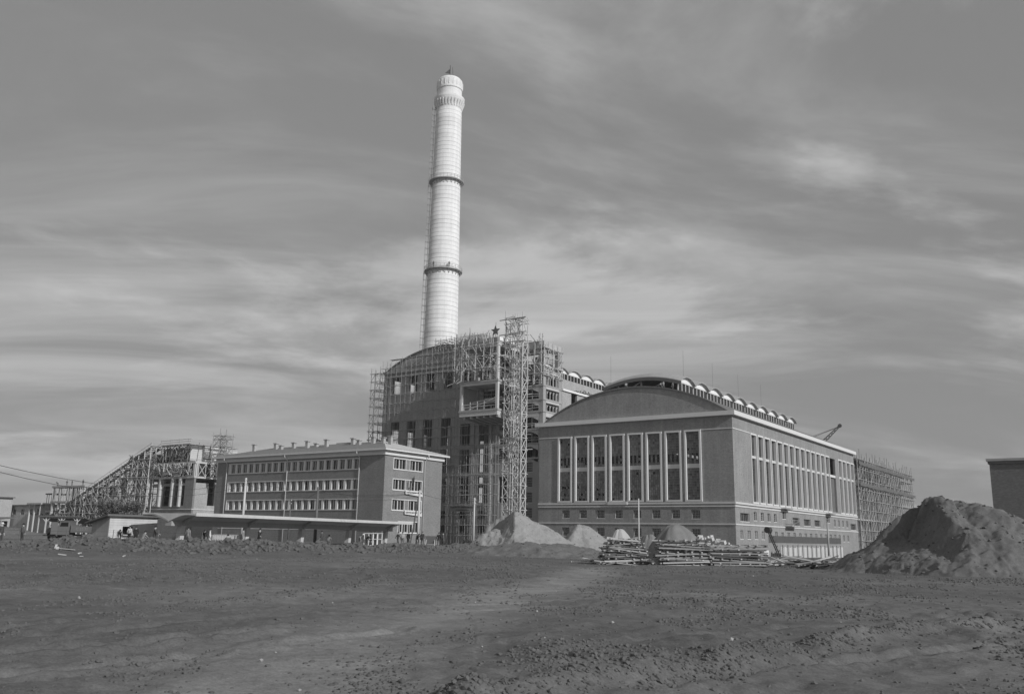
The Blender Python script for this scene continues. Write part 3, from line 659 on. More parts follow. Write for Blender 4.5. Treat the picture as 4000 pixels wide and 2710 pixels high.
# hoist tower: two lattice masts
def lattice(t, x0, x1, y0_, y1_, z0, z1, lift, r, m, ph=0):
    for x in (x0, x1):
        for y in (y0_, y1_): pole('standard', (x, y, z0), (x+jit(.06), y+jit(.06), z1+random.uniform(.2, 1.6)), r*1.15, t, m)
    z = z0; k = ph
    while z < z1-.2:
        za = min(z+lift, z1)
        for (a, b) in (((x0, y0_), (x1, y0_)), ((x1, y0_), (x1, y1_)), ((x1, y1_), (x0, y1_)), ((x0, y1_), (x0, y0_))):
            o_ = .25; dx, dy = (b[0]-a[0]), (b[1]-a[1]); l = math.hypot(dx, dy); e = random.uniform(.05, .6)
            pole('ledger', (a[0]-dx/l*o_, a[1]-dy/l*o_, za+jit(.06)), (b[0]+dx/l*e, b[1]+dy/l*e, za+jit(.06)), r*.9, t, m)
            if (a[1] == b[1] == y0_) or a[0] == b[0] == x1 or (k % 2 == 0):
                s, f_ = (a, b) if (k % 2 == 0) else (b, a)
                pole('brace', (s[0], s[1], z), (f_[0], f_[1], za), r*.8, t, m)
                if random.random() < .6: pole('brace', (f_[0], f_[1], z), (s[0], s[1], za), r*.8, t, m)
        z += lift; k += 1
ht = thing('hoist_tower', 'tall twin timber lattice hoist tower between boiler house and turbine hall', 'hoist tower', (-98.2, 142, 0))
lattice(ht, -100.25, -98.45, 141.2, 143.0, 0, 45, 2.3, .09, 'timber_pale'); lattice(ht, -97.9, -96.05, 141.2, 143.0, 0, 44.5, 2.3, .09, 'timber_pale', 1)
for z in (44.6, 40.0, 41.5): pole('cross_beam', (-101.6, 141.0, z), (-95.2, 141.0, z+jit(.2)), .1, ht, 'timber')
for z in (40.2, 36, 31, 26.4, 21.5): pole('landing_plank', (-101.2, 141.6, z), (-95.4, 143.6, z), .4, ht, 'board', 'box', .07)
for i in range(14): z = random.uniform(12, 41); pole('plank', (-100.4, 140.9, z), (-96+jit(.4), 140.9, z+jit(.5)), .16, ht, 'board', 'box', .05)

# extension scaffold at the far end of the hall
scaffold('extension_scaffold', 'dense timber scaffold around the unfinished far end of the turbine hall', (-55.2, 229.2, 0), UY, UXm, 24, 2.75, 2, 2.6, 0, 22.6, 2.5, r=.10, m='timber', brace=.85, over=2.4, deckp=.8, long=4, zfun=lambda d: 22.8)
ex = thing('hall_extension', 'unfinished concrete frame of the hall extension behind dense scaffolding', 'building', (-62, 262, 0))
for y in np.arange(232, 297, 6.4):
    MB().box(-59.6, -58.8, y, y+.8, -1, 22).build('column', 'concrete', ex)
for z in (7.4, 16.6, 21.6):
    MB().box(-59.9, -58.5, 229, 296.5, z, z+.9).build('edge_beam', 'timber_dark' if z > 10 else 'concrete_pale', ex)
MB().box(-64, -60.5, 229, 296, -1, 21).build('infill_wall', 'brick_boiler', ex)
for z in (21.4, 16.2):
    for k in range(11): pole('formwork_board', (-54.7, 229.5+6.1*k, z+jit(.1)), (-54.7, 235.5+6.1*k, z+jit(.1)), .08, ex, 'timber_dark', 'box', .75)
MB().box(-62, -56.2, 229, 246, 22.6, 22.9).build('formwork_deck', 'timber_dark', ex)
# crane jib
cr = thing('crane', 'lattice crane jib rising beyond the hall roof', 'crane', (-69.5, 232, 0))
ja, jb = Vector((-67.5, 233.5, 24.4)), Vector((-60.9, 236.6, 31.5))
jd = (jb-ja).normalized(); js = Vector((-.35, .9, 0)).normalized(); ju = jd.cross(js)
for s1, s2 in ((1, 1), (1, -1), (-1, 1), (-1, -1)):
    pole('jib_chord', ja+js*.6*s1+ju*.55*s2, jb+js*.2*s1+ju*.2*s2, .09, cr, 'iron')
for i in range(10):
    for s1 in (1, -1):
        p = ja.lerp(jb, i/10); q = ja.lerp(jb, (i+1)/10); w0 = .6-.4*i/10; w1 = .6-.4*(i+1)/10
        pole('lacing', p+js*w0*s1+ju*w0*.9, q+js*w1*s1-ju*w1*.9, .05, cr, 'iron'); pole('lacing', p+js*w0*s1-ju*w0*.9, q+js*w1*s1+ju*w1*.9, .05, cr, 'iron')
MB().lathe([(.01, -.3), (.5, -.3), (.5, .3), (.01, .3)], (0, 0), 16).build('head_sheave', 'iron', cr, local=True).matrix_basis = Matrix.Translation(jb+jd*.35-Vector(cr.location)) @ js.to_track_quat('Z', 'Y').to_matrix().to_4x4()
pole('stay_rope', jb, (-77, 230, 25), .05, cr, 'iron'); pole('stay_rope', jb+js*.2, (-78, 231, 24), .05, cr, 'iron')
MB().box(-80, -67, 229.5, 235, 0, 24.3).build('crane_tower', 'iron', cr)

# ------------------------------------------------------------------ chimney
ch = thing('chimney', 'very tall pale ringed concrete chimney with galleries and caged ladder', 'chimney', (-156.6, 188.9, 0))
def crad(z): return 5.55-(5.55-3.78)*(z/128.0)
prof = []
z = 0.0
while z < 126.3:
    r_ = crad(z); prof += [(r_+random.uniform(-.015, .015), z), (r_, z+1.25)]; z += 1.28
    if z > 20:
        rj = crad(z)+.022; MB().lathe([(rj-.05, z-.10), (rj, z-.09), (rj, z+.05), (rj-.05, z+.06)], (ch.location.x, ch.location.y), 72).build('pour_joint', random.choice(('chimney_joint', 'chimney_joint_pale', 'chimney_joint_pale')), ch, True)
cx, cy = ch.location.x, ch.location.y
MB().lathe(prof, (cx, cy), 72).build('shaft', 'chimney_concrete', ch, True)
MB().lathe([(3.78, 126.2), (3.8, 128.0), (4.42, 129.1), (4.58, 129.7), (4.58, 130.3), (4.4, 130.4), (3.72, 130.7), (3.70, 132.8), (3.95, 133.0), (3.95, 133.5), (3.86, 133.7), (3.9, 135.0), (3.75, 136.0), (3.2, 136.7), (2.9, 136.8), (2.85, 134.4)], (cx, cy), 72).build('crown', 'chimney_concrete', ch)
for i in range(28):
    a = 2*math.pi*i/28; pole('corbel', (cx+3.72*math.cos(a), cy+3.72*math.sin(a), 127.0), (cx+4.4*math.cos(a), cy+4.4*math.sin(a), 129.0), .42, ch, 'chimney_concrete', 'box', .5)
for i in range(20):
    a = 2*math.pi*i/20; pole('crown_rib', (cx+3.93*math.cos(a), cy+3.93*math.sin(a), 133.7), (cx+3.86*math.cos(a), cy+3.86*math.sin(a), 135.6), .2, ch, 'chimney_concrete', 'box')
for zg in (76.0, 103.4):
    r_ = crad(zg); g = MB().lathe([(r_+.02, zg), (r_+1.0, zg), (r_+1.0, zg+.22), (r_+.02, zg+.22)], (cx, cy), 60).build('gallery', 'concrete', ch)
    rl = MB()
    for h in (.75, 1.25): rl.lathe([(r_+.93, zg+h), (r_+.98, zg+h), (r_+.98, zg+h+.09), (r_+.93, zg+h+.09), (r_+.93, zg+h)], (cx, cy), 60)
    for i in range(30): a = 2*math.pi*i/30; rl.bar((cx+(r_+.95)*math.cos(a), cy+(r_+.95)*math.sin(a), zg+.2), (cx+(r_+.95)*math.cos(a), cy+(r_+.95)*math.sin(a), zg+1.3), .07)
    rl.build('railing', 'concrete', g)
    for i in range(24):
        a = 2*math.pi*i/24; pole('bracket', (cx+(r_-.05)*math.cos(a), cy+(r_-.05)*math.sin(a), zg-1.3), (cx+(r_+.9)*math.cos(a), cy+(r_+.9)*math.sin(a), zg-.02), .12, g, 'timber', 'box')
la = math.atan2(-.62, -.78)   # ladder on the left limb as seen from the site
la = math.atan2(-cx*0-.80, -.60); lb = (math.cos(la), math.sin(la)); ls = (-lb[1], lb[0])
lad = MB()
for s in (-.45, .45):
    for zz_ in np.arange(2, 126, 6.0):
        z2 = min(127.4, zz_+6); lad.bar((cx+lb[0]*(crad(zz_)+.35)+ls[0]*s, cy+lb[1]*(crad(zz_)+.35)+ls[1]*s, zz_), (cx+lb[0]*(crad(z2)+.35)+ls[0]*s, cy+lb[1]*(crad(z2)+.35)+ls[1]*s, z2), .09)
        lad.bar((cx+lb[0]*(crad(zz_)+1.15)+ls[0]*s, cy+lb[1]*(crad(zz_)+1.15)+ls[1]*s, zz_), (cx+lb[0]*(crad(z2)+1.15)+ls[0]*s, cy+lb[1]*(crad(z2)+1.15)+ls[1]*s, z2), .08)
lad.build('ladder', 'timber', ch)
for zz_ in np.arange(3, 127, 1.9):
    r_ = crad(zz_); c_ = [(cx+lb[0]*(r_+d)+ls[0]*s, cy+lb[1]*(r_+d)+ls[1]*s, zz_) for d, s in ((-.05, -.45), (1.15, -.45), (1.15, .45), (-.05, .45))]
    b = MB(); b.bar(c_[0], c_[1], .09); b.bar(c_[1], c_[2], .09); b.bar(c_[2], c_[3], .09); b.build('cage_hoop', 'timber', ch)
fl = thing('chimney_flag', 'small dark pennant flying on top of the chimney', 'flag', (cx+.3, cy-.5, 136.4))
pole('mast', (cx+.3, cy-.5, 136.4), (cx+.3, cy-.5, 141.4), .08, fl, 'iron'); pole('mast_stay', (cx+1.6, cy-.5, 136.4), (cx+1.2, cy-.5, 140.4), .07, fl, 'iron')
MB().prism([(0, 140.2), (-1.6, 138.9), (-1.0, 138.7), (0, 138.6)], lambda a, c: (cx+.25+a*.8, cy-.5+.06+a*.5, c), lambda a, c: (cx+.25+a*.8, cy-.5+a*.5, c)).build('pennant', 'flag_cloth', fl)

# ------------------------------------------------------------------ office block
OX0, OX1, OY0, OY1 = -149.3, -104.27, 112.08, 127.5
of = thing('office_block', 'four-storey brick office block with ribbons of white-piered windows and hipped roof', 'building', ((OX0+OX1)/2, OY0, 0))
ofx, ofy = of.location.x, of.location.y
rows = [(12.96, 14.72), (9.42, 11.18), (5.98, 7.72)]
WX0, WX1 = -145.6, -110.4; NM = 20; MW = (WX1-WX0)/NM
gx = [(-108.6, -106.4)]
wall('-y', OY0, .45, OX0, OX1, -.5, 15.2, [(WX0, WX1, a, b) for a, b in rows]).build('front_wall', 'brick_office', of)
ev = [(114.3, 117.5), (118.5, 121.85)]
eh = [(a, b, z0, z1) for z0, z1 in rows for a, b in ev]+[(116.1, 121.5, 2.2, 4.0)]
wall('+x', OX1, .45, OY0+.45, OY1, -.5, 15.2, eh).build('end_wall', 'brick_office', of)
MB().box(OX0, OX0+.45, OY0+.46, OY1, -.5, 15.2).build('far_end_wall', 'brick_office', of)
MB().box(OX0+.46, OX1-.46, OY1-.45, OY1-.002, -.5, 15.2).build('rear_wall', 'brick_office', of)
MB().box(OX0+.5, OX1-.5, OY0+1.6, OY1-.5, -.5, 15.1).build('inner_shade_core', 'room_shade', of)  # near-black core standing in for the shade inside the rooms
rf = MB(); ex_ = 1.0; zr = 16.25; rz_ = 18.6
x0_, x1_, y0_, y1_ = OX0-ex_, OX1+ex_, OY0-ex_, OY1+ex_; ym = (y0_+y1_)/2; hw = (y1_-y0_)/2
rf.q((x0_, y0_, zr), (x1_, y0_, zr), (x1_-hw, ym, rz_), (x0_+hw, ym, rz_)); rf.q((x1_, y1_, zr), (x0_, y1_, zr), (x0_+hw, ym, rz_), (x1_-hw, ym, rz_))
rf.q((x1_, y0_, zr), (x1_, y1_, zr), (x1_-hw, ym, rz_)); rf.q((x0_, y1_, zr), (x0_, y0_, zr), (x0_+hw, ym, rz_))
roof = rf.build('roof', 'tile', of)
tl = MB()      # tile courses as raised strips
for i in range(1, 22):
    t = i/22; tl.bar((x0_+hw*t, y0_+(ym-y0_)*t, zr+(rz_-zr)*t+.02), (x1_-hw*t, y0_+(ym-y0_)*t, zr+(rz_-zr)*t+.02), .06, .05); tl.bar((x1_-hw*t, y0_+(ym-y0_)*t, zr+(rz_-zr)*t+.02), (x1_-hw*t, y1_-(ym-y0_)*t, zr+(rz_-zr)*t+.02), .06, .05)
tag(tl.build('tile_course', 'tile', roof), kind='stuff')
b = MB(); b.box(x0_, x1_, y0_, y1_, 15.95, 16.22); b.build('eaves', 'white_trim', of)
b = MB(); b.box(OX0-.3, OX1+.3, OY0-.3, OY0-.003, 15.2, 15.62); b.box(OX1+.003, OX1+.3, OY0-.002, OY1+.3, 15.2, 15.62); b.build('frieze', 'white_trim', of)
MB().box(OX0-.28, OX1+.28, OY0-.28, OY1+.28, 15.63, 15.94).build('soffit_band', 'trim', of)
# ribbon windows: frame, pier per module, window with panes
pier_me = {}
for (za, zb) in rows:
    h = zb-za
    b = MB(); b.box(WX0-.12, WX1+.12, OY0-.07, OY0-.003, zb, zb+.13); b.box(WX0-.12, WX1+.12, OY0-.10, OY0-.003, za-.12, za); b.box(WX0-.12, WX0, OY0-.07, OY0-.003, za, zb); b.box(WX1, WX1+.12, OY0-.07, OY0-.003, za, zb)
    b.build('ribbon_frame', 'white_trim', of)
    if h not in pier_me:
        pier_me[h] = MB().box(0, .52, .02, .42, 0, h).data('pier', 'white_trim')
        ww = MW-.52
        b = MB(); b.box(0, ww, .22, .30, 0, .09); b.box(0, ww, .22, .30, h-.09, h); b.box(0, .08, .22, .30, .09, h-.09); b.box(ww-.08, ww, .22, .30, .09, h-.09); b.box(ww/2-.05, ww/2+.05, .22, .30, .09, h-.09)
        pier_me[(h, 'w')] = b.data('window', 'trim')
        pier_me[(h, 'p')] = MB().box(.02, ww/2-.01, .25, .26, .05, h-.05).data('pane', 'glass_office')
    for i in range(NM):
        x = WX0+MW*i; newobj('pier', pier_me[h], of, M=Matrix.Translation((x-ofx, 0, za)))
        wn = newobj('window', pier_me[(h, 'w')], of, M=Matrix.Translation((x+.52-ofx, 0, za)))
        for s in (0, 1):
            if random.random() < .06: continue
            newobj('pane', pier_me[(h, 'p')], wn, M=Matrix.Translation((s*(MW-.52)/2, 0, 0)))
for (za, zb), evs in [(r_, ev) for r_ in rows]+[((2.2, 4.0), [(116.1, 118.6), (118.6, 121.5)])]:
    a0, a1 = evs[0][0], evs[-1][1]
    b = MB(); b.box(OX1+.003, OX1+.09, a0-.15, a1+.15, zb, zb+.13); b.box(OX1+.003, OX1+.12, a0-.15, a1+.15, za-.14, za); b.box(OX1+.003, OX1+.09, a0-.15, a0, za, zb); b.box(OX1+.003, OX1+.09, a1, a1+.15, za, zb); b.box(OX1-.4, OX1+.05, evs[0][1]-.06, evs[0][1]+.04, za, zb); b.box(OX1-.4, OX1+.051, evs[1][0]-.05, evs[1][0]+.06, za, zb) if evs[1][0] > evs[0][1] else None
    b.build('window_surround', 'white_trim', of)
    for a, b_ in evs:
        wn = MB(); h = zb-za; wd = b_-a
        for i in range(5):
            y = a+wd*i/4; t = .16 if i == 2 else .06; wn.box(OX1-.3, OX1-.16, y-t/2, y+t/2, za, zb)
        wn.box(OX1-.3, OX1-.161, a, b_, za, za+.08); wn.box(OX1-.3, OX1-.161, a, b_, zb-.08, zb)
        wo = wn.build('window', 'white_trim', of)
        for i in range(4):
            y = a+wd*i/4; MB().box(OX1-.26, OX1-.25, y+.05, y+wd/4-.05, za+.08, zb-.08).build('pane', 'glass_dark' if (i in (1, 3)) else 'glass_office', wo)
for x in (-146.2, -128.65, -110.15):
    b = MB(); b.tube([(x, OY0-.95, 15.9), (x, OY0-.95, 15.6), (x, OY0-.14, 14.9), (x, OY0-.14, 0)], .075, 8); b.build('downpipe', 'white_trim', of, True)
b = MB(); b.tube([(OX1+.95, 122.5, 15.9), (OX1+.95, 122.5, 15.5), (OX1+.14, 122.45, 14.8), (OX1+.14, 122.45, 0)], .09, 8); b.build('downpipe', 'white_trim', of, True)
MB().box(WX0-2, OX1+.02, OY0-.05, OY0-.003, 2.42, 2.56).build('plinth_band', 'white_trim', of)
chs = [(-144, 1.2), (-138.5, 1.3), (-136, .6), (-133.3, 1.2), (-128.6, 1.2), (-127, .7), (-123.4, 1.25), (-117.3, 1.3), (-115, .7), (-112.2, 1.3), (-107.8, .9), (-106.8, 1.3)]
for i, (x, h) in enumerate(chs):
    zb = zr+(rz_-zr)*.55; y = y0_+(ym-y0_)*.62+(.8 if i % 2 else 0)
    if x > -109: x -= 1.2
    b = MB(); h *= .85; b.box(x-.34, x+.34, y-.28, y+.28, zr+.3, zb+h+.35); c_ = b.build('stack', 'brick_pale', roof)
    MB().box(x-.5, x+.5, y-.42, y+.42, zb+h+.352, zb+h+.5).build('cap', 'concrete', c_)
b = MB(); b.box(-121.8, -118.4, ym-2.4, ym-1.6, zr+.5, zb+.9); b.build('ridge_vent', 'brick_pale', roof)

# ------------------------------------------------------------------ canopy
cn = thing('platform_canopy', 'long gull-wing concrete canopy on slanted concrete posts in front of the office', 'canopy', (-86.9, 59.4, 0), R(8.2))
CL, CW, ZT = 43.0, 4.0, 3.62
def wing(s, th):
    pts = []
    for i in range(15):
        t = i/14; x = s*CW*t; z = ZT-.74*(1-math.sin(min(1, t/.72)*math.pi/2))-(.06*max(0, t-.72)/.28)
        pts.append((x, z))
    return pts
for s in (-1, 1):
    a = wing(s, 0); up_ = [(x, z) for x, z in a]; lo = [(x, z-.17) for x, z in a]
    MB().prism(up_+lo[::-1], lambda x, z: (x, 0, z), lambda x, z: (x, CL, z)).build('roof_wing', 'concrete_pale' if s > 0 else 'concrete', cn, local=True)  # sunward wing in paler concrete: light put into the colour
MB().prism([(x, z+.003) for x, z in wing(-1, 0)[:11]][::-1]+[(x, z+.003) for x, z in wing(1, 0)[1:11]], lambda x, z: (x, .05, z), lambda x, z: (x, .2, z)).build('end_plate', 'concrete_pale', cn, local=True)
MB().box(CW-.02, CW+.12, 0, CL, ZT-.30, ZT+.06).build('fascia', 'concrete_pale', cn, local=True); MB().box(-CW-.12, -CW+.02, 0, CL, ZT-.30, ZT+.06).build('fascia', 'concrete', cn, local=True)  # sunlit fascia toned paler than the one facing away
MB().box(-.45, .45, .1, CL-.1, 2.28, 2.86).build('valley_beam', 'concrete', cn, local=True)
for i, y in enumerate((1.6, 11.8, 22.0, 32.2, 41.2)):
    MB().prism([(-.2, 2.28), (.45, 2.28), (.2, -.4), (-.45, -.4)], lambda a, c: (a, y, c), lambda a, c: (a, y+.55, c)).build('post', 'concrete_pale', cn, local=True)
    b = MB()
    for s in (-1, 1): b.prism([(s*.452, 2.3), (s*.452, 2.84), (s*1.7, 3.30), (s*1.7, 3.2)], lambda a, c: (a, y+.1, c), lambda a, c: (a, y+.4, c))
    b.build('bracket', 'concrete', cn, local=True)
# ------------------------------------------------------------------ coal house under construction (left)
KX, KY = -174.2, 124.75
kh = thing('coal_house', 'unfinished coal house with brick base, concrete frame and timber hopper formwork', 'building', (-185, KY, 0))
fh = [(-194.6, -193.3, 7.5, 12.2), (-190.1, -187.5, 7.4, 11.9), (-185.5, -183.0, 7.4, 11.9), (-181.0, -180.5+1.3, 7.5, 12.0), (-178.7, -177.4, 7.5, 12.0), (-190.1, -187.5, 12.5, 13.5), (-185.5, -183.0, 12.5, 13.5), (-181, -179.2, 12.5, 13.5), (-178.7, -177.4, 12.5, 13.5)]
wall('-y', KY, .5, -196.8, KX, -.5, 13.6, fh).build('front_wall', 'brick_office', kh)
wall('+x', KX, .5, KY+.5, 140, -.5, 12.6, [(128.7, 130.8, 7.6, 12.6), (133.5, 135.6, 7.6, 12.6)]).build('end_wall', 'brick_pale', kh)  # paler brick than the front: sunlight on this side put into the colour
MB().box(-196.5, -175, KY+6, KY+6.3, -.5, 13.5).build('inner_shade_sheet', 'room_shade', kh)  # near-black sheet in place of shade behind the windows
MB().box(-197, KX+.12, KY-.12, KY-.003, 6.55, 6.75).build('belt_course', 'trim', kh); MB().box(KX+.003, KX+.12, KY-.002, 140, 6.55, 6.75).build('belt_course', 'trim', kh)
for z in (13.62, 16.95):
    MB().box(-200, KX+.15, KY-.15, 140, z, z+.4).build('floor_slab', 'concrete_pale', kh)
MB().box(-197, -174.4, KY+.2, KY+.4, 14.1, 16.9).build('shadow_screen', 'room_shade', kh)
MB().box(KX-.5, KX-.3, KY+.5, 139.9, 14.1, 16.9).build('shadow_screen', 'room_shade', kh)
for x in (-196.5, -191.5, -186.5, -181.5, -175): MB().box(x, x+.7, KY-.05, KY+.15, 14.03, 16.94).build('column', 'concrete_pale', kh)
for y in (KY+.2, 129.0, 134.0): MB().box(KX-.2, KX+.1, y, y+.7, 14.03, 16.94).build('column', 'concrete_pale', kh)
for x in (-191.2, -186.6, -181.9, -179.0): MB().box(x, x+.5, KY-.6, KY-.003, 7.2, 13.6).build('fin', 'concrete_pale', kh)
for i in range(11):
    x = -196+2.0*i; pole('prop', (x, KY-.35, 14.0), (x+jit(.1), KY-.35, 16.95), .08, kh, 'timber_pale')
    if i < 10: pole('prop', (x, KY-.35, 14.0), (x+2, KY-.35, 16.9), .06, kh, 'timber_pale'); pole('prop', (x+2, KY-.35, 14.0), (x, KY-.35, 16.9), .05, kh, 'timber')
for i in range(7):
    y = KY+.6+2.0*i; pole('prop', (KX+.3, y, 14.0), (KX+.3, y, 16.95), .08, kh, 'timber_pale')
    pole('prop', (KX+.3, y, 14.0), (KX+.3, y+2, 16.9), .07, kh, 'timber_pale'); pole('prop', (KX+.3, y+2, 14.0), (KX+.3, y, 16.9), .07, kh, 'timber_pale')
# hopper formwork: boards one by one
for r_i in range(9):
    y = KY+.2
    while y < 137:
        l = random.uniform(1.2, 4.2); z = 17.5+.44*r_i
        pole('formwork_board', (KX-2.6+jit(.04), y, z), (KX-2.6+jit(.04), min(138, y+l), z), .06, kh, random.choice(('board', 'timber_pale', 'timber_pale', 'timber', 'timber_dark')), 'box', .40); y += l+.04
for y in (KY+2, 130, 134): pole('formwork_post', (KX-2.5, y, 17.4), (KX-2.5, y+.3, 21.9), .1, kh, 'timber_dark', 'box')
for i in range(9):
    x = -187+1.15*i; pole('formwork_post', (x, KY+.3, 17.4), (x+jit(.1), KY+.3, 21.3), .09, kh, 'timber'); pole('formwork_brace', (x, KY+.2, 17.4), (x+1.1, KY+.2, 20.6), .06, kh, 'timber_pale')
    pole('roof_joist', (x-.4, KY-.8, 20.6), (x, KY+.5, 21.4), .08, kh, 'timber_pale')
MB().box(-187.3, -177.6, KY+.6, KY+.75, 17.4, 20.6).build('shadow_screen', 'room_shade', kh)
MB().box(-187.8, KX-2.4, KY-.2, 138, 21.35, 21.55).build('formwork_deck', 'timber', kh)
for z in (22.0, 22.5): pole('guard_rail', (-188, KY-.1, z), (KX-2.4, KY-.1, z+.1), .05, kh, 'timber'); 
pole('guard_rail', (-183, KY+2, 23.2), (KX, KY+8, 22.7), .05, kh, 'timber_pale')
for x in (-188, -184.5, -181, -177.6): pole('guard_post', (x, KY-.1, 21.4), (x, KY-.1, 22.8), .05, kh, 'timber')
lt = thing('far_lattice_mast', 'small timber lattice hoist mast rising behind the coal house', 'hoist tower', (-166, 130, 0))
lattice(lt, -172.2, -170.0, 127.5, 129.5, 14, 23.4, 1.7, .08, 'timber'); lattice(lt, -169.8, -167.8, 127.5, 129.5, 14, 23.2, 1.7, .08, 'timber', 1)
# inclined conveyor on trestles
cv = thing('conveyor_trestle', 'inclined conveyor gallery climbing on a dense timber trestle', 'conveyor', (-210, KY-1, 0))
CA, CB = Vector((-231, KY-1.5, 5.0)), Vector((-189.4, KY-1.5, 21.0))
for yy in (0, 2.4):
    pole('stringer', CA+Vector((0, yy, 0)), CB+Vector((0, yy, 0)), .24, cv, 'timber_dark', 'box', .5)
    pole('handrail', CA+Vector((0, yy, 1.1)), CB+Vector((0, yy, 1.1)), .06, cv, 'timber_pale')
for i in range(46):
    p = CA.lerp(CB, i/45); pole('deck_plank', p+Vector((0, -.2, .28)), p+Vector((0, 2.6, .28)), .8, cv, 'timber_dark', 'box', .08)
for i in range(19):
    p = CA.lerp(CB, i/18)
    for yy in (-.1, 2.5):
        pole('rail_post', (p.x, p.y+yy, p.z), (p.x+.05, p.y+yy, p.z+1.2), .05, cv, 'timber_pale')
    for yy in (-.15, 1.2, 2.6): pole('standard', (p.x, p.y+yy, 0), (p.x+jit(.15), p.y+yy, p.z), .11, cv, random.choice(('timber', 'timber_dark', 'timber_pale')))
    if i < 18:
        q = CA.lerp(CB, (i+1)/18); z = 1.5
        while z < p.z-.4:
            if random.random() < .9: pole('ledger', (p.x-.3, p.y-.3, z), (q.x+.3, p.y-.3, z+jit(.15)), .07, cv, random.choice(('timber', 'timber_pale')))
            if z+2.1 < p.z: 
                pole('brace', (p.x, p.y-.25, z), (q.x, p.y-.25, z+2.1), .06, cv, 'timber')
                if random.random() < .6: pole('brace', (q.x, p.y-.25, z), (p.x, p.y-.25, z+2.1), .06, cv, 'timber')
            z += 2.1
def thicket(t, n_, x0, x1, y0_, y1_, zf, lmin, lmax, ms, zb=.3):
    """mass of small props and ties too fine to pick apart"""
    mb = {k: MB() for k in ms}
    for i in range(n_):
        x = random.uniform(x0, x1); y = random.uniform(y0_, y1_); z1_ = zf(x); z = random.uniform(zb, max(zb+.2, z1_-.3)); l = random.uniform(lmin, lmax); k = random.random()
        d = (0, 0, 1) if k < .35 else ((1, 0, 0) if k < .65 else (random.choice((-.7, .7)), 0, .7)); b = mb[random.choice(ms)]
        b.bar((x, y, z), (x+d[0]*l, y+d[1]*l, min(z1_, z+d[2]*l)), random.uniform(.08, .16))
    for k, b in mb.items(): tag(b.build('tie_timber', k, t), kind='stuff')
cz_ = lambda x: CA.z+(CB.z-CA.z)*(x-CA.x)/(CB.x-CA.x)-.3
thicket(cv, 1100, -229, -190, KY-1.4, KY+2.5, cz_, 1.2, 3.2, ('timber', 'timber_dark'))
for i in range(18):
    p = CA.lerp(CB, i/18); q = CA.lerp(CB, (i+1)/18)
    if i % 2: MB().box(p.x, q.x, KY+1.6, KY+1.7, p.z-3.2 if p.z > 6 else p.z-1.5, p.z-.4).build('screen_board', 'timber_dark', cv)
thicket(kh, 240, -199, -175, KY-1.0, KY-.4, lambda x: 17.0, .8, 2.2, ('timber', 'timber_pale'), 14.0)
thicket(kh, 160, -188, -177, KY-.6, KY+.2, lambda x: 21.4, .8, 2.4, ('timber', 'timber_dark'), 17.4)
thicket(kh, 130, -199, -189, KY-1.4, KY+1, lambda x: 19.5, .8, 2.6, ('timber', 'timber_dark'), 17.2)
def clutter(label, n_, x0, x1, y0_, y1_, z0, z1, ms):
    t = thing('loose_timber', label, 'timber', ((x0+x1)/2, (y0_+y1_)/2, z0)); mb = {k: MB() for k in ms}
    for i in range(n_):
        p = Vector((random.uniform(x0, x1), random.uniform(y0_, y1_), random.uniform(z0, z1))); k = random.random(); l = random.uniform(.7, 2.8)
        d = Vector((0, 0, 1)) if k < .25 else (Vector((random.uniform(-1, 1), random.uniform(-.4, .4), random.uniform(-.25, .25))) if k < .6 else Vector((random.uniform(-1, 1), 0, random.uniform(.5, 1)))).normalized()
        mb[random.choice(ms)].bar(p, p+d*l, random.uniform(.07, .2), random.uniform(.05, .12))
    for k, b in mb.items(): tag(b.build('tie_timber', k, t), kind='stuff')
clutter('tangle of planks and ties among the poles above the projecting bay', 150, -111.5, -101.5, 138.7, 141.4, 32.5, 41.2, ('timber_pale', 'timber', 'board'))
clutter('tangle of planks and ties around the top storey beside the hall roof', 90, -101, -94.8, 146.9, 149.5, 32.3, 41, ('timber_pale', 'timber'))
clutter('loose planks and tackle hanging in the twin hoist tower', 70, -100.2, -96.2, 141.0, 143.0, 6, 44, ('timber_pale', 'timber'))
# far concrete frame
ff = thing('concrete_frame', 'half-built two-storey concrete frame with props far behind the parked truck', 'building', (-268, 147, 0))
for x in (-274, -270.5, -266, -261.5, -257):
    for y in (146, 152): MB().box(x, x+.6, y, y+.6, 0, 14.4).build('column', 'concrete_pale' if y < 150 else 'concrete', ff)
for z in (9.6, 14.2): MB().box(-274.4, -256, 145.8, 153, z, z+.5).build('floor_slab', 'concrete', ff)
MB().box(-279, -274.5, 147, 152, 6.8, 7.4).build('floor_slab', 'concrete', ff); MB().box(-279, -274.5, 146.5, 152, 12.2, 12.6).build('roof_slab', 'timber_dark', ff)
MB().box(-273, -257, 150, 150.2, 0, 9.5).build('back_shade_sheet', 'room_shade', ff)  # near-black sheet standing in for the shade under the slabs
for i in range(16):
    x = -273.6+1.1*i; pole('prop', (x, 145.9, 10.1), (x+jit(.2), 145.9, 14.2), .08, ff, random.choice(('timber', 'timber_pale')))
    if i % 2: pole('prop', (x, 145.8, 10.2), (x+1.1, 145.8, 13.9), .06, ff, 'timber_pale')
for x in (-278.8, -277.6, -276, -274.9): pole('prop', (x, 147, 7.4), (x, 147, 12.2), .1, ff, 'timber')
fs = thing('frame_porch', 'slender open concrete porch frame beside the long low building', 'building', (-285, 148, 0))
for x in (-289, -286, -282.5): MB().box(x, x+.4, 147, 147.4, 0, 9.2).build('column', 'concrete_pale', fs)
MB().box(-289.6, -281, 146.5, 151, 9.2, 9.7).build('roof_slab', 'concrete', fs); MB().box(-289, -282, 148, 148.2, 6.0, 6.4).build('tie_beam', 'timber_dark', fs)
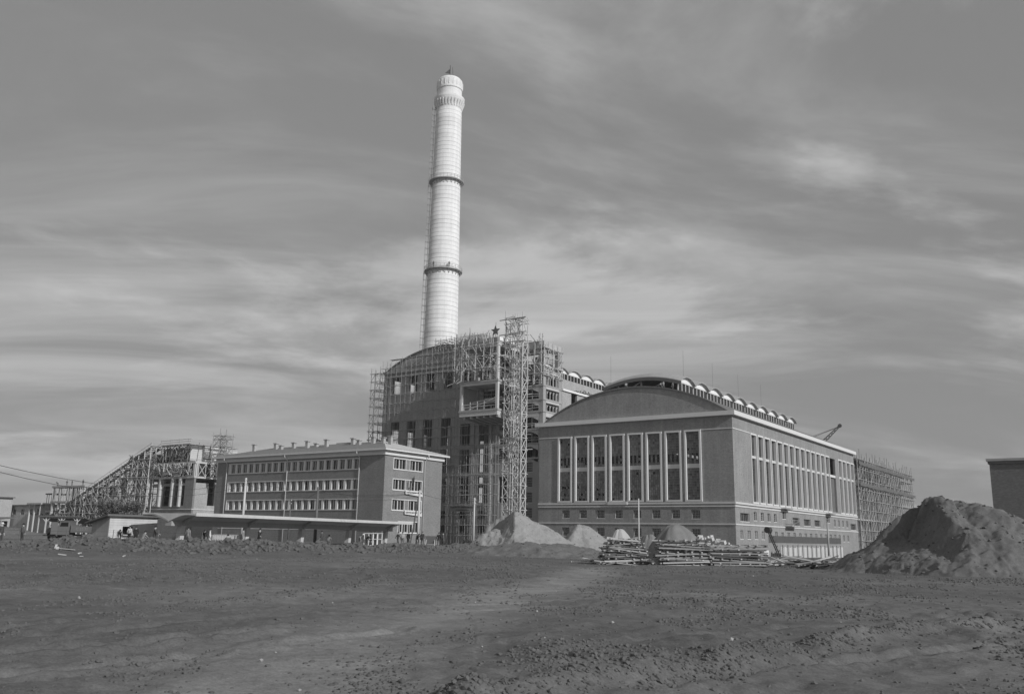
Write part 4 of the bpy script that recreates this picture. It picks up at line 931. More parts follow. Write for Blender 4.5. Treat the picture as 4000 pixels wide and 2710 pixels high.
lb_ = thing('long_low_building', 'long low pale building with flat roof at the far left', 'building', (-306, 150, 0))
hl = [(-331+5.2*i, -331+5.2*i+2.2, 6.2, 7.9) for i in range(11)]
wall('-y', 150, .5, -338, -279, 0, 9.0, hl).build('front_wall', 'brick_pale', lb_); MB().box(-338.5, -278.5, 149.4, 162, 9.01, 9.35).build('roof', 'roofing', lb_)
MB().box(-337.9, -279.1, 150.9, 151.1, 0, 9).build('inner_shade_sheet', 'room_shade', lb_)
for h in hl:
    wn = MB(); wn.box((h[0]+h[1])/2-.06, (h[0]+h[1])/2+.06, 150.2, 150.3, 6.2, 7.9); wn.box(h[0], h[1], 150.2, 150.3, 7.0, 7.12); wn = wn.build('window', 'trim', lb_)
tb = thing('pale_corner_block', 'pale block with flat roof at the left edge beside the low building', 'building', (-312, 146, 0))
MB().box(-330, -303.8, 144, 149, 0, 11.5).build('wall', 'brick_pale', tb); MB().box(-331, -302.8, 143, 149.3, 11.51, 11.8).build('roof', 'roofing', tb)
MB().box(-318, -317, 143.9, 143.99, 8.5, 10).build('window', 'glass_dark', tb)
# small site office with a porch at the left
so_ = thing('site_hut', 'low hut with lean-to roof in front of the long low building', 'hut', (-216, 100, 0))
wall('-y', 100, .2, -226, -208, -.2, 3.4, [(-224+2.6*i, -222.6+2.6*i, 1.2, 2.5) for i in range(6)]).build('front_wall', 'brick_pale', so_); MB().box(-225.8, -208.2, 101.5, 101.6, 0, 3.3).build('inner_shade_sheet', 'room_shade', so_)
MB().prism([(99, 3.45), (104, 4.1), (104, 4.25), (99, 3.6)], lambda a, c: (-226.5, a, c), lambda a, c: (-207.5, a, c)).build('roof', 'timber_dark', so_)
# ------------------------------------------------------------------ brick building at the right edge
rb = thing('brick_corner_building', 'dark brick building with flat cornice at the right edge behind the heap', 'building', (-6, 112, 0))
RXx, RY = -12.75, 112.0
MB().box(RXx, 14, RY, RY+18, -1.5, 11.0).build('wall', 'brick_right', rb)
MB().box(RXx-.28, 14.3, RY-.28, RY+18.3, 11.002, 11.28).build('cornice', 'concrete', rb); MB().box(RXx-.14, 14.1, RY-.14, RY+18.1, 10.7, 11.0).build('corbel_course', 'brick_right', rb)
# ------------------------------------------------------------------ heaps
LUMPS = {}
def heap(name, label, c, rl, rr_, rf, rb_, h, m, rot=.61, seed=1, sharp=1.0, rough=.14, nn=100, steps=0., lumps=.08, cut=None, dome=0):
    """asymmetric heap: different run to the left, right, front and back (in its own axes)"""
    u = np.linspace(-1.2, 1.2, nn); U, V = np.meshgrid(u, u, indexing='ij')
    A = np.where(U < 0, U*rl, U*rr_); B = np.where(V < 0, V*rf, V*rb_)
    an = np.arctan2(V, U); d = np.hypot(U, V)*(1+.09*np.sin(3*an+seed)+.06*np.sin(5*an+2*seed)+.10*vnoise(np.cos(an)*4+20, np.sin(an)*4+20, 1.1, 30+seed))
    H = h*np.clip(1-d, 0, 1)**sharp*(1-.10*np.exp(-(d/.12)**2))
    if dome: H = h*np.clip(1-d**dome, 0, 1)
    if cut is not None:      # steep dug face towards the left of the heap's own axes
        e = A-cut[0]-.5*vnoise(B, A*0, 1.3, 95+seed)*(1+np.abs(B)*.3); k_ = np.clip(-e/cut[2], 0, 1); H = H*(1-cut[1]*k_*(B < 1.0)*np.clip(1.6-d, 0, 1))
    H = H*(1+rough*.8*vnoise(A, B, 2.4, 40+seed))+rough*(1.2*vnoise(A, B, 1.0, 50+seed)+.8*vnoise(A, B, .42, 60+seed)+.45*vnoise(A, B, .2, 65+seed))*np.clip((1.08-d)*6, 0, 1)
    if steps:
        q = (vnoise(A, B, 1.7, 90+seed) > .12); H = np.where(q & (d < .95), H-steps*(.5+vnoise(A, B, .5, 91+seed)), H)
    X = c[0]+A*math.cos(rot)-B*math.sin(rot); Y = c[1]+A*math.sin(rot)+B*math.cos(rot)
    Z = ground_h(X, Y)+H-.06-.4*np.clip((d-1.02)*8, 0, 1)
    v = np.stack([X-c[0], Y-c[1], Z], -1).reshape(-1, 3); a, b = np.meshgrid(np.arange(nn-1), np.arange(nn-1), indexing='ij')
    f = np.stack([a*nn+b, (a+1)*nn+b, (a+1)*nn+b+1, a*nn+b+1], -1).reshape(-1, 4)
    o = newobj(name, fast_mesh(name, v, f, m)); o.location = (c[0], c[1], 0); 
    k = rng.random(len(v)) < lumps*np.clip(H.ravel()/h+.25, 0, 1)*(H.ravel() > .02*h)
    LUMPS.setdefault(m, []).append(v[k]+np.array([c[0], c[1], 0])+rng.normal(0, .06, (int(k.sum()), 3))*[1, 1, .2])
    return tag(o, label, name.replace('_', ' ').split()[-1])
heap('sand_heap', 'large pale sand heap with shaded left flank below the hoist tower', (-58.0, 84.0), 4.6, 8.6, 6.5, 6.5, 5.2, 'sand', .61, 3, .95, .24, 150, .10, cut=(-.15, .42, 1.1))
heap('sand_heap', 'smaller pale sand heap right of the large one before the hall', (-57.9, 98.8), 3.6, 4.8, 5, 5, 3.9, 'sand', .61, 5, 1.0, .17, 100, .06)
heap('earth_heap', 'big dark earth heap at the right with a steep shaded left face', (-9.9, 62.4), 5.6, 10.0, 8.0, 7.5, 5.15, 'heap_soil', .61, 8, .92, .26, 220, .16, cut=(-1.0, .45, 1.2))
heap('earth_heap', 'low earth tail reaching left from the big dark heap', (-12.9, 62.0), 4.6, 4.0, 4.0, 4.0, 2.7, 'heap_soil', .61, 9, 1.1, .2, 120, .1)
heap('earth_heap', 'small dark tarred earth mound on the spoil bank before the canopy', (-58.9, 50.2), 1.0, 1.0, .9, .9, .5, 'bitumen', .61, 12)
heap('earth_heap', 'low bank of brown earth left of the plank stacks', (-46, 71), 8, 9, 4, 4, 1.35, 'heap_soil', .61, 15, .8, .25)
heap('earth_heap', 'earth bank behind the poles in front of the coal house', (-128, 60), 12, 12, 5, 5, 1.8, 'heap_soil', .61, 18)
# covered piles
def tarp(label, c, rx, ry, h, m, seed):
    o = heap('tarp_pile', label, c, rx, rx*1.15, ry, ry, h, m, .61, seed, .72, .04, 70, 0, 0, dome=1.7)
    me = o.data; co = np.empty(len(me.vertices)*3, np.float32); me.vertices.foreach_get('co', co); co = co.reshape(-1, 3)
    an = np.arctan2(co[:, 1]/ry, co[:, 0]/rx); d = np.hypot(co[:, 0]/rx, co[:, 1]/ry); co[:, 2] += (.16*np.abs(np.sin(an*2.5+seed+2.2*vnoise(an*2+9, d, .8, 5)))+.12*vnoise(an*3+9, d*.7, .45, 6))*np.clip(d*(1.15-d)*4, 0, 1); me.vertices.foreach_set('co', co.ravel()); me.update()
    o['category'] = 'tarpaulin'; o.name = 'covered_pile'; return o
tarp('wide dark tarpaulin-covered pile behind the middle plank stack', (-34.0, 74.6), 2.9, 2.6, 3.2, 'tarp_dark', 4)
tarp('small pale tarpaulin-covered pile behind the left plank stack', (-40.6, 76.6), 1.5, 1.5, 2.7, 'tarp_pale', 6)
tarp('low dark covered mound beside the thin white pole', (-38.3, 78.2), 1.7, 1.5, 2.25, 'tarp_dark', 9)
LUMPS.pop('tarp_dark', None); LUMPS.pop('tarp_pale', None)
for k_, a_ in LUMPS.items():
    a_ = np.concatenate(a_); clods('heap_lumps', a_, .02+.10*rng.random(len(a_))**3, k_, 'loose lumps lying on the %s heaps' % ('pale sand' if k_ == 'sand' else 'dark earth'), 'lumps')
# plank stacks: every timber an object
def plank_stack(label, c, d, length, width, layers, zt, slump, m=('board', 'timber', 'timber', 'timber_dark', 'timber', 'timber_pale')):
    z0 = gz(c[0], c[1]); t = thing('plank_stack', label, 'timber stack', (c[0], c[1], z0), group='plank stacks')
    d = Vector((d[0], d[1], 0)).normalized(); s = Vector((-d[1], d[0], 0)); c = Vector((c[0], c[1], z0))
    for k in range(layers):
        z = zt*(k+.5)/layers; sh = 1-slump*k/layers
        n_ = 5
        for i in range(n_):
            off = (i/(n_-1)-.5)*width*sh+jit(.1); L_ = length*random.uniform(.78, 1.03)*(sh if slump > .3 else 1); e = jit(.18); tl = jit(.07+slump*.35)
            p = c+s*off+d*(-L_/2+e); q = c+s*(off+jit(.3))+d*(L_/2+e)
            pole('timber', (p.x, p.y, z0+z+tl), (q.x, q.y, z0+z-tl+jit(.09)), random.uniform(.09, .2), t, random.choice(m), 'box', random.uniform(.06, .1))
        if k % 2 == 0:
            for f_ in np.linspace(-.46, .46, 7):
                p = c+d*(f_*length*sh+jit(.1))-s*(width*.56*sh); q = c+d*(f_*length*sh+jit(.1))+s*(width*.5*sh); pole('bearer', (p.x, p.y, z0+z+.075), (q.x, q.y, z0+z+.075), .11, t, random.choice(('timber_pale', 'board', 'timber_dark')), 'box', .075)
    return t
DX = (.83, .55)
plank_stack('slumping plank stack, leftmost of the three in front of the hall', (-30.9, 59.0), DX, 4.1, 2.4, 13, 1.8, .42)
plank_stack('tall middle plank stack in front of the dark tarpaulin', (-27.2, 61.0), DX, 3.9, 2.2, 13, 1.72, .06)
plank_stack('neat plank stack at the hall corner, rightmost of the three', (-24.0, 63.2), DX, 4.3, 2.2, 9, 1.45, .03)
def debris(name, label, c, n_, sx_, sy_, lmin, lmax, ms, zt=.5, base=None):
    t = thing(name, label, 'scrap timber', (c[0], c[1], gz(*c)))
    for i in range(n_):
        x = c[0]+random.gauss(0, sx_); y = c[1]+random.gauss(0, sy_); a = base+jit(.7) if base is not None else random.uniform(0, 6.28); l = random.uniform(lmin, lmax); z = gz(x, y)+.05+zt*random.random()**2
        x2, y2 = x+l*math.cos(a), y+l*math.sin(a); pole('timber', (x, y, z), (x2, y2, gz(x2, y2)+.08+zt*random.random()), random.uniform(.1, .24), t, random.choice(ms), 'box', random.uniform(.04, .09))
    return t
debris('scrap_timber', 'tangle of loose boards between plank stacks and big earth heap', (-20.8, 66.6), 90, 2.0, 1.2, 1.0, 3.6, ('board', 'timber_pale', 'timber', 'timber_dark'), .75, .55)
debris('scrap_timber', 'pale loose boards lying left of the plank stacks', (-34.2, 59.2), 14, .5, .5, .6, 1.5, ('timber_pale', 'plaster', 'board'), .3, .5)
debris('scrap_timber', 'scattered offcuts beside the truck and shed', (-82, 51), 46, 4.2, 1.6, .6, 2.6, ('timber_pale', 'board', 'timber'), .2, .9)
debris('scrap_timber', 'few pale planks lying on bare soil at the left', (-57.5, 33.5), 7, 3.6, 1.8, .4, 1.2, ('board', 'timber', 'timber_pale'), .02)
debris('scrap_timber', 'two pale planks on the slope below the sand heap', (-50.5, 72), 5, 1.2, 1.0, 1.5, 3, ('timber_pale',), .05, .9)
debris('scrap_timber', 'broken dark boards among scrap at the foot of the heap', (-17.8, 62.5), 18, 1.1, .6, .5, 1.6, ('timber_dark', 'iron', 'board'), .4)
bl = thing('block_pile', 'rough pile of pale broken blocks on the right plank stack', 'rubble', (-26.2, 63.4, 1.5))
for i in range(26):
    x, y = -26.4+random.gauss(0, .9), 63.6+random.gauss(0, .35); s = random.uniform(.12, .26); z = 1.45+random.uniform(0, .55)*max(0, 1-abs(x+26.4)/2)
    o = newobj('block', unit('box', 'concrete_pale'), bl, M=Matrix.Translation(Vector((x, y, z))-Vector(bl.location)) @ Matrix.Rotation(jit(3), 4, 'Z') @ Matrix.Rotation(jit(.6), 4, 'X') @ Matrix.Diagonal((s*1.5, s, s, 1)))
# retaining boards of the pit by the hall
pt = thing('pit_boarding', 'board revetment of the trench along the hall side', 'boarding', (-53.5, 185, -1.2))
for y in np.arange(164, 206, 1.0): pole('board', (-53.6, y, -1.3), (-53.6, y+jit(.03), .9+jit(.15)), .07, pt, 'timber_pale' if int(y) % 3 else 'board', 'box', .93)
for y in np.arange(164, 206, 3.0): pole('stake', (-53.4, y, -1.3), (-53.4, y, 1.3), .08, pt, 'timber_dark')
bc = thing('loading_boom', 'dark slanting conveyor boom with round drum in front of the hall side', 'conveyor', (-28.5, 86.4, 0))
for s in (-.25, .25): pole('boom_rail', (-28.4, 86.5+s, gz(-28.4, 86.5)), (-29.1, 85.4+s, 2.75), .06, bc, 'iron')
for i in range(7): p = Vector((-28.4, 86.5, .2)).lerp(Vector((-29.1, 85.4, 2.7)), i/6); pole('rung', p+Vector((0, -.25, 0)), p+Vector((0, .25, .35)), .04, bc, 'iron')
MB().lathe([(.01, -.35), (.3, -.35), (.3, .35), (.01, .35)], (0, 0), 14).build('drum', 'iron', bc, local=True).matrix_basis = Matrix.Translation((-.62, -1.05, 2.85)) @ Matrix.Rotation(R(90), 4, 'X')

# ------------------------------------------------------------------ poles, wires, banners
def utility(label, x, y, z, r, m, arms=0):
    b0 = gz(x, y)-.3; t = thing('utility_pole', label, 'pole', (x, y, b0)); MB().tube([(x, y, b0), (x+.02, y, z)], [r*1.25, r*.85], 10).build('shaft', m, t, True)
    for k in range(arms):
        for s in (-1, 1):
            MB().lathe([(.01, 0), (.05, .02), (.06, .09), (.03, .16), (.01, .17)], (x+s*.18, y), 8).build('insulator', 'white_trim', t).location.z = z-.35-.45*k
            pole('bracket', (x, y, z-.4-.45*k), (x+s*.18, y, z-.35-.45*k), .025, t, 'iron')
    return t
utility('pale wooden pole before the left half of the office windows', -97.8, 78.1, 8.9, .15, 'timber_pale', 2)
utility('thick dark pole before the middle of the office block', -96, 89.5, 8.3, .19, 'timber_dark', 0)
utility('short dark pole with lamp bracket near the middle downpipe of the office', -105.8, 93.2, 6.9, .10, 'timber_dark', 2)
pc = utility('pale pole with slanting strut before the office end wall', -74.7, 87.0, 7.4, .15, 'timber_pale', 1)
pole('strut', (-75.9, 86.9, .2), (-74.75, 86.9, 6.6), .09, pc, 'timber_dark')
utility('white concrete pole left of the large sand heap', -66.5, 87.8, 6.4, .11, 'concrete_pale', 2)
utility('dark wooden pole before the scaffolded wall near the hoist tower', -74, 103.2, 6.8, .14, 'timber_dark', 1)
utility('thin leaning white pole before the hall front windows', -33.3, 66.2, 5.0, .055, 'timber_pale')
utility('grey pole near the big earth heap before the hall side', -27.35, 99.2, 3.95, .10, 'timber')
utility('dark pole cut by the left edge of the view', -58.35, 27.0, 5.8, .16, 'timber_dark', 1)
wl = [((-58.35, 27.0, 5.6), (-97.8, 78.1, 8.5), 1.4), ((-58.35, 27.0, 5.2), (-97.8, 78.1, 8.0), 1.6), ((-97.8, 78.1, 8.5), (-74.7, 87, 7.0), .9), ((-97.8, 78.1, 8.0), (-74.7, 87, 6.6), 1.2), ((-74.7, 87, 7.0), (-66.5, 87.8, 6.0), .35), ((-66.5, 87.8, 6.0), (-74, 103.2, 6.3), .4), ((-96, 89.5, 8.0), (-74.7, 87, 7.1), .8), ((-105.8, 93.2, 6.5), (-96, 89.5, 7.6), .4)]
wlab = ['upper wire from the left edge to the pale office pole', 'lower wire from the left edge to the pale office pole', 'upper wire across the office front between the pale poles', 'lower sagging wire across the office front between the pale poles', 'short wire from the strutted pole to the white concrete pole', 'wire from the white concrete pole to the dark pole by the hoist tower', 'wire from the thick dark pole to the strutted pole', 'short wire between the two dark poles before the office']
for (a, b_, s), lab in zip(wl, wlab):
    tag(MB().tube(catenary(a, b_, s), .018, 5).build('overhead_wire', 'iron'), lab, 'wire', 'overhead wires')
def marks(t, x0, y0, dx, dy, z, n_, h):
    """illegible line of lettering: rows of small dark strokes"""
    b = MB()
    for i in range(n_):
        if random.random() < .13: continue
        f = (i+.5)/n_; x, y = x0+dx*f, y0+dy*f; w_ = math.hypot(dx, dy)/n_*.28; ux_, uy_ = dx/math.hypot(dx, dy), dy/math.hypot(dx, dy)
        for s in random.sample((-1, 0, 1), 2): b.bar((x+ux_*w_*s, y+uy_*w_*s, z), (x+ux_*w_*s, y+uy_*w_*s, z+h), w_*.5, .02)
        b.bar((x-ux_*w_, y-uy_*w_, z+h*random.choice((0, .5, 1))), (x+ux_*w_, y+uy_*w_, z+h*random.choice((0, .5, 1))), h*.16, .02)
    b.build('lettering', 'ink', t)
bn = thing('cloth_banner', 'long cloth banner with two lines of lettering on the boiler house scaffold', 'banner', (-114, 145.6, 7))
BB = (-116.9, 145.75, -110.3)
MB().box(BB[0], BB[2], 145.70, 145.74, 6.75, 8.0).build('cloth', 'banner_cloth', bn); marks(bn, BB[0]+.3, 145.68, 6.0, 0, 7.5, 40, .3); marks(bn, BB[0]+1.9, 145.68, 3.4, 0, 6.95, 20, .22)
for k, (za, lab) in enumerate(((8.55, 'upper white slogan strip hung below the office end windows'), (5.1, 'lower white slogan strip hung below the office end windows'))):
    s_ = thing('slogan_strip', lab, 'banner', (OX1+.5, 119.5, za))
    MB().q((OX1+.35, 117.3, za+.25), (OX1+.35, 121.9, za-.05), (OX1+.35, 121.9, za+.65), (OX1+.35, 117.3, za+.95)).q((OX1+.33, 117.3, za+.25), (OX1+.33, 117.3, za+.95), (OX1+.33, 121.9, za+.65), (OX1+.33, 121.9, za-.05)).build('cloth', 'sign_cloth', s_)
    marks(s_, OX1+.37, 117.5, 0, 4.2, za+.42, 26, .25)
fg = thing('office_flag', 'dark limp flag on a slanting staff at the office end wall', 'flag', (OX1+.4, 117.9, 9.5))
pole('staff', (OX1+.1, 118.2, 9.4), (OX1+1.6, 118.0, 12.0), .035, fg, 'timber_dark')
vsf = MB(); F_ = lambda a, c: (OX1+1.55-.55*a+.10*math.sin(7*a+3*c), 118+.55*(a-.2)*(c-.2)+.12*math.sin(9*a), 11.9-.75*a-1.55*c)
for i in range(8):
    for j in range(8): a, c = i/8, j/8; vsf.q(F_(a, c), F_(a+.125, c), F_(a+.125, c+.125), F_(a, c+.125))
vsf.build('cloth', 'flag_cloth', fg, True)
# ------------------------------------------------------------------ truck, shed, shelter, fence, tree
def rel(t):     # builder in the thing's own axes
    def f(mb, name, m, parent=None, smooth=False): return mb.build(name, m, parent or t, smooth, local=True)
    return f
tz = gz(-102.6, 57.0); tk = thing('parked_truck', 'old dark flatbed truck with open cab door parked at the left', 'truck', (-104.6, 55.6, tz), R(38)); B_ = rel(tk)
b = MB(); b.box(.2, 6.4, -.45, -.3, .62, .82); b.box(.2, 6.4, .3, .45, .62, .82); B_(b, 'chassis', 'iron')
b = MB(); b.prism([(.25, .75), (.25, 1.35), (.5, 1.5), (1.55, 1.6), (1.55, .75)], lambda a, c: (a, -.55, c), lambda a, c: (a, .55, c)); B_(b, 'bonnet', 'truck_paint')
b = MB(); b.prism([(1.56, .7), (1.56, 1.62), (1.8, 2.25), (2.95, 2.25), (2.95, .7)], lambda a, c: (a, -.85, c), lambda a, c: (a, .85, c)); cab = B_(b, 'cab', 'truck_paint')
B_(MB().box(1.5, 3.0, -.92, .92, 2.252, 2.34), 'cab_roof', 'truck_paint', cab)
B_(MB().prism([(1.80, 1.66), (1.95, 2.12), (2.75, 2.12), (2.75, 1.66)], lambda a, c: (a, -.86, c), lambda a, c: (a, -.852, c)), 'side_window', 'glass_dark', cab)
B_(MB().q((1.57, -.7, 1.68), (1.57, .7, 1.68), (1.775, .7, 2.2), (1.775, -.7, 2.2)), 'windscreen', 'glass_dark', cab)
dr = MB().box(0, .95, -.03, .03, .75, 2.15); dro = B_(dr, 'door', 'truck_paint', cab); dro.matrix_basis = Matrix.Translation((1.6, -.88, 0)) @ Matrix.Rotation(R(-112), 4, 'Z')
b = MB()
for sgn in (-1, 1):
    aa_ = [(1.0+.62*math.cos(t), .55+.55*math.sin(t)) for t in np.linspace(0, math.pi, 9)]; ab = [(1.0+.54*math.cos(t), .55+.47*math.sin(t)) for t in np.linspace(math.pi, 0, 9)]
    b.prism(aa_+ab, lambda a, c: (a, sgn*.6, c), lambda a, c: (a, sgn*.98, c))
B_(b, 'mudguard', 'truck_paint')
bed = B_(MB().box(3.15, 6.6, -1.05, 1.05, 1.0, 1.12), 'bed', 'timber_dark')
for y in (-1.05, 1.0): B_(MB().box(3.15, 6.6, y, y+.05, 1.121, 1.72), 'side_board', 'truck_paint', bed)
B_(MB().box(3.15, 3.2, -.99, .99, 1.121, 1.9), 'head_board', 'truck_paint', bed); B_(MB().box(6.55, 6.6, -.99, .99, 1.121, 1.72), 'tail_board', 'truck_paint', bed)
tcv = bpy.data.curves.new('number', 'FONT'); tcv.body = 'C 22 71'; tcv.size = .42; tcv.extrude = .004; to = bpy.data.objects.new('tmp', tcv); col.objects.link(to)
dg = bpy.context.evaluated_depsgraph_get(); tme = bpy.data.meshes.new_from_object(to.evaluated_get(dg)); bpy.data.objects.remove(to); tme.materials.clear(); tme.materials.append(MATS['cloth_grey'])
newobj('number_lettering', tme, bed, M=Matrix.Translation((3.75, -1.056, 1.25)) @ Matrix.Rotation(R(90), 4, 'X'))
for x, y in ((1.0, -.82), (1.0, .82), (5.5, -.8), (5.5, .8)):
    wprof = [(.14, -.11), (.36, -.12), (.44, -.08), (.46, 0), (.44, .08), (.36, .12), (.14, .11)]
    wo = B_(MB().lathe(wprof, (0, 0), 22), 'wheel', 'tyre', smooth=True); wo.matrix_basis = Matrix.Translation((x, y, .46)) @ Matrix.Rotation(R(90), 4, 'X')
    B_(MB().lathe([(.01, .04), (.1, .1), (.16, .07), (.3, .03), (.3, -.03), (.01, -.04)], (0, 0), 16), 'rim', 'painted_steel', wo)
for y in (-.42, .42):
    h_ = B_(MB().lathe([(.01, .0), (.13, .01), (.14, .05), (.08, .16), (.01, .18)], (0, 0), 12), 'headlight', 'painted_steel', smooth=True); h_.matrix_basis = Matrix.Translation((.24, y, 1.1)) @ Matrix.Rotation(R(90), 4, 'Y')
B_(MB().box(.02, .12, -.9, .9, .55, .7), 'bumper', 'iron')
# shed with serving hatch
shz = gz(-93, 59); sh = thing('kiosk_shed', 'plank shed with front toned as sunlit, dark serving hatch and lean-to roof beside the truck', 'shed', (-93.5, 56.6, shz-.1), R(90)); B_ = rel(sh)
B_(wall('-y', 0, .12, 0, 5.9, 0, 2.9, [(1.65, 2.9, .95, 1.85)]), 'front_wall', 'timber_pale')  # front paler than the end walls: sun and shade put into timber tones
for i in range(10):
    z = .28*i+.02
    for xa, xb in (((0, 1.62), (2.93, 5.9)) if .7 < z < 1.85 else ((0, 5.9),)): B_(MB().box(xa, xb, -.035, -.003, z, z+.25), 'board', 'timber_pale')
B_(MB().prism([(.12, 0), (.12, 2.85), (3.4, 2.2), (3.4, 0)], lambda a, c: (0, a, c), lambda a, c: (.1, a, c)), 'end_wall', 'timber'); B_(MB().prism([(.12, 0), (.12, 2.85), (3.4, 2.2), (3.4, 0)], lambda a, c: (5.8, a, c), lambda a, c: (5.9, a, c)), 'end_wall', 'timber')
B_(MB().box(.11, 5.79, 1.4, 1.45, 0, 2.4), 'inner_shade_sheet', 'room_shade')  # shade behind the hatch, drawn as a near-black sheet
B_(MB().prism([(-.45, 2.98), (4.0, 2.1), (4.0, 2.22), (-.45, 3.14)], lambda a, c: (-.6, a, c), lambda a, c: (6.2, a, c)), 'roof', 'timber_dark'); B_(MB().box(-.6, 6.2, -.5, -.451, 2.93, 3.16), 'fascia', 'timber_dark')
B_(MB().box(1.55, 3.0, -.45, -.04, .85, .9), 'counter', 'timber')
she = thing('lumber_shelter', 'open timber shelter with low slanting roof behind the truck', 'shelter', (-126.5, 67.0, gz(-126, 67)), R(34)); B_ = rel(she)
for x in (0, 2.2, 4.4):
    for y in (0, 3): B_(MB().box(x-.08, x+.08, y-.08, y+.08, 0, 2.95 if y == 0 else 2.3), 'post', 'timber_pale')
    for s in (-1, 1): B_(MB().bar((x, 0, 2.3), (x+s*.55, 0, 2.9), .09), 'knee_brace', 'timber_pale')
B_(MB().prism([(-.4, 3.05), (4.4, 2.2), (4.4, 2.32), (-.4, 3.17)], lambda a, c: (-1.0, a, c), lambda a, c: (5.4, a, c)), 'roof', 'timber_dark'); B_(MB().box(-.9, 5.3, -.1, .1, 2.9, 3.0), 'eaves_beam', 'timber_pale')
fe = thing('wire_fence', 'low wire fence on thin stakes before the truck', 'fence', (-84, 39, 0))
fp = [Vector((-98+2.6*i, 24+2.9*i, 0)) for i in range(11)]
for i, p in enumerate(fp): p.z = gz(p.x, p.y); pole('stake', p-Vector((0, 0, .2)), p+Vector((jit(.05), jit(.05), 1.35)), .035, fe, 'timber_dark')
for h in (.35, .75, 1.15): 
    for a, b_ in zip(fp[:-1], fp[1:]): pole('strand', a+Vector((0, 0, h)), b_+Vector((0, 0, h)), .008, fe, 'iron')
def tree(label, c, h, rx, nleaf, seed, name='bushy_tree', lsz=.11):
    rs = random.Random(seed); z0 = gz(*c)-.1; t = thing(name, label, 'tree', (c[0], c[1], z0)); tr = MB(); tips = []
    def grow(p, d, l, r, lev):
        q = p+d*l; m_ = p.lerp(q, .5)+Vector((rs.uniform(-1, 1), rs.uniform(-1, 1), 0))*l*.07; tr.tube([p, m_, q], [r, r*.8, r*.6], 5)
        if lev == 0: tips.append((p, q)); return
        for k in range(rs.randint(3, 4)):
            nd_ = (d+Vector((rs.uniform(-.8, .8), rs.uniform(-.8, .8), rs.uniform(-.1, .45)))).normalized(); grow(p.lerp(q, rs.uniform(.5, 1)), nd_, l*rs.uniform(.6, .8), r*.55, lev-1)
    for k in range(4): grow(Vector((rs.uniform(-.3, .3), rs.uniform(-.3, .3), 0)), Vector((rs.uniform(-.45, .45), rs.uniform(-.45, .45), 1)).normalized(), h*.36, .10, 3)
    tr.build('trunk', 'bark', t, local=True)
    n_ = nleaf; pts = np.empty((n_, 3)); 
    for i in range(n_):
        a, b_ = tips[rs.randrange(len(tips))]; p = a.lerp(b_, rs.random()*1.15); pts[i] = (p.x+rs.gauss(0, .16)*rx/2, p.y+rs.gauss(0, .16)*rx/2, p.z+rs.gauss(0, .15))
    an = np.random.default_rng(seed).random((n_, 3)); th = an[:, 0]*6.283; ph = np.arccos(2*an[:, 1]-1)
    u = np.stack([np.cos(th)*np.sin(ph), np.sin(th)*np.sin(ph), np.cos(ph)], -1); w_ = np.cross(u, [0.3, .5, .8]); w_ /= np.linalg.norm(w_, axis=1)[:, None]; s = (lsz*(.6+.8*an[:, 2]))[:, None]
    V = np.stack([pts-u*s-w_*s*.1, pts+w_*s*.55, pts+u*s, pts-w_*s*.55], 1).reshape(-1, 3); F = np.arange(n_*4).reshape(-1, 4)
    newobj('crown', fast_mesh('crown', V, F, 'leaf', False), t); return t
tree('thin autumn tree with sparse leaves before the conveyor trestle', (-127.3, 78.8), 8.4, 4.2, 7500, 3)
tree('low leafy shrub at the foot of the conveyor trestle', (-131.5, 77), 4.2, 3.0, 3500, 5, 'leafy_shrub')
tree('small dark bush growing at the left foot of the large sand heap', (-64.5, 84), 1.3, 1.2, 900, 8, 'leafy_shrub', .08)
# containers and crates by the canopy
bx = thing('mortar_bin', 'square steel mortar bin propped up near the office end wall', 'bin', (-77.6, 93, gz(-77.6, 93)), R(35)); B_ = rel(bx)
B_(MB().prism([(-.6, .35), (.6, .35), (.75, 1.4), (-.75, 1.4)], lambda a, c: (a, -.05, c), lambda a, c: (a, 1.1, c)), 'hopper', 'painted_steel'); 
for x in (-.55, .55): B_(MB().box(x-.06, x+.06, 0, .12, 0, .4), 'leg', 'iron'); B_(MB().bar((x, -.05, .9), (x*1.1, -.7, 0), .07), 'prop', 'timber_pale')
for i, (x, y, lab) in enumerate(((-82.5, 63.5, 'slatted crate stack under the near end of the canopy'), (-80.6, 61.6, 'slatted crate stack behind the crouching worker'), (-84.6, 65.6, 'slatted crate stack farther along under the canopy'))):
    zc = gz(x, y); cr_ = thing('crate', lab, 'crate', (x, y, zc), R(30)); B_ = rel(cr_)
    for k in range(2):
        for j in range(9): B_(MB().box(-1.1+.26*j, -1.0+.26*j, -.03, .03, .05+.55*k, .55+.55*k), 'slat', 'timber_pale')
        for z in (.03+.55*k, .5+.55*k): B_(MB().box(-1.2, 1.25, .031, .08, z, z+.08), 'rail', 'timber'); B_(MB().box(-1.2, 1.25, .75, .8, z, z+.08), 'rail', 'timber')
wf = thing('window_frames', 'leaning white wooden window frames stacked by the canopy', 'window frame', (-77.8, 80.6, gz(-77.8, 80.6)), R(25)); B_ = rel(wf)
for k, a in enumerate((0, .5, 1.1)):
    b = MB()
    for x in (0, .55, 1.1): b.bar((x+a, .1*k, 0), (x+a-.1, .35+.1*k, 1.55), .08)
    for z in (.05, .8, 1.5): b.bar((a-.05, .1*k+z*.2, z), (1.1+a, .1*k+z*.2, z+.05), .08)
    B_(b, 'frame', 'white_trim')
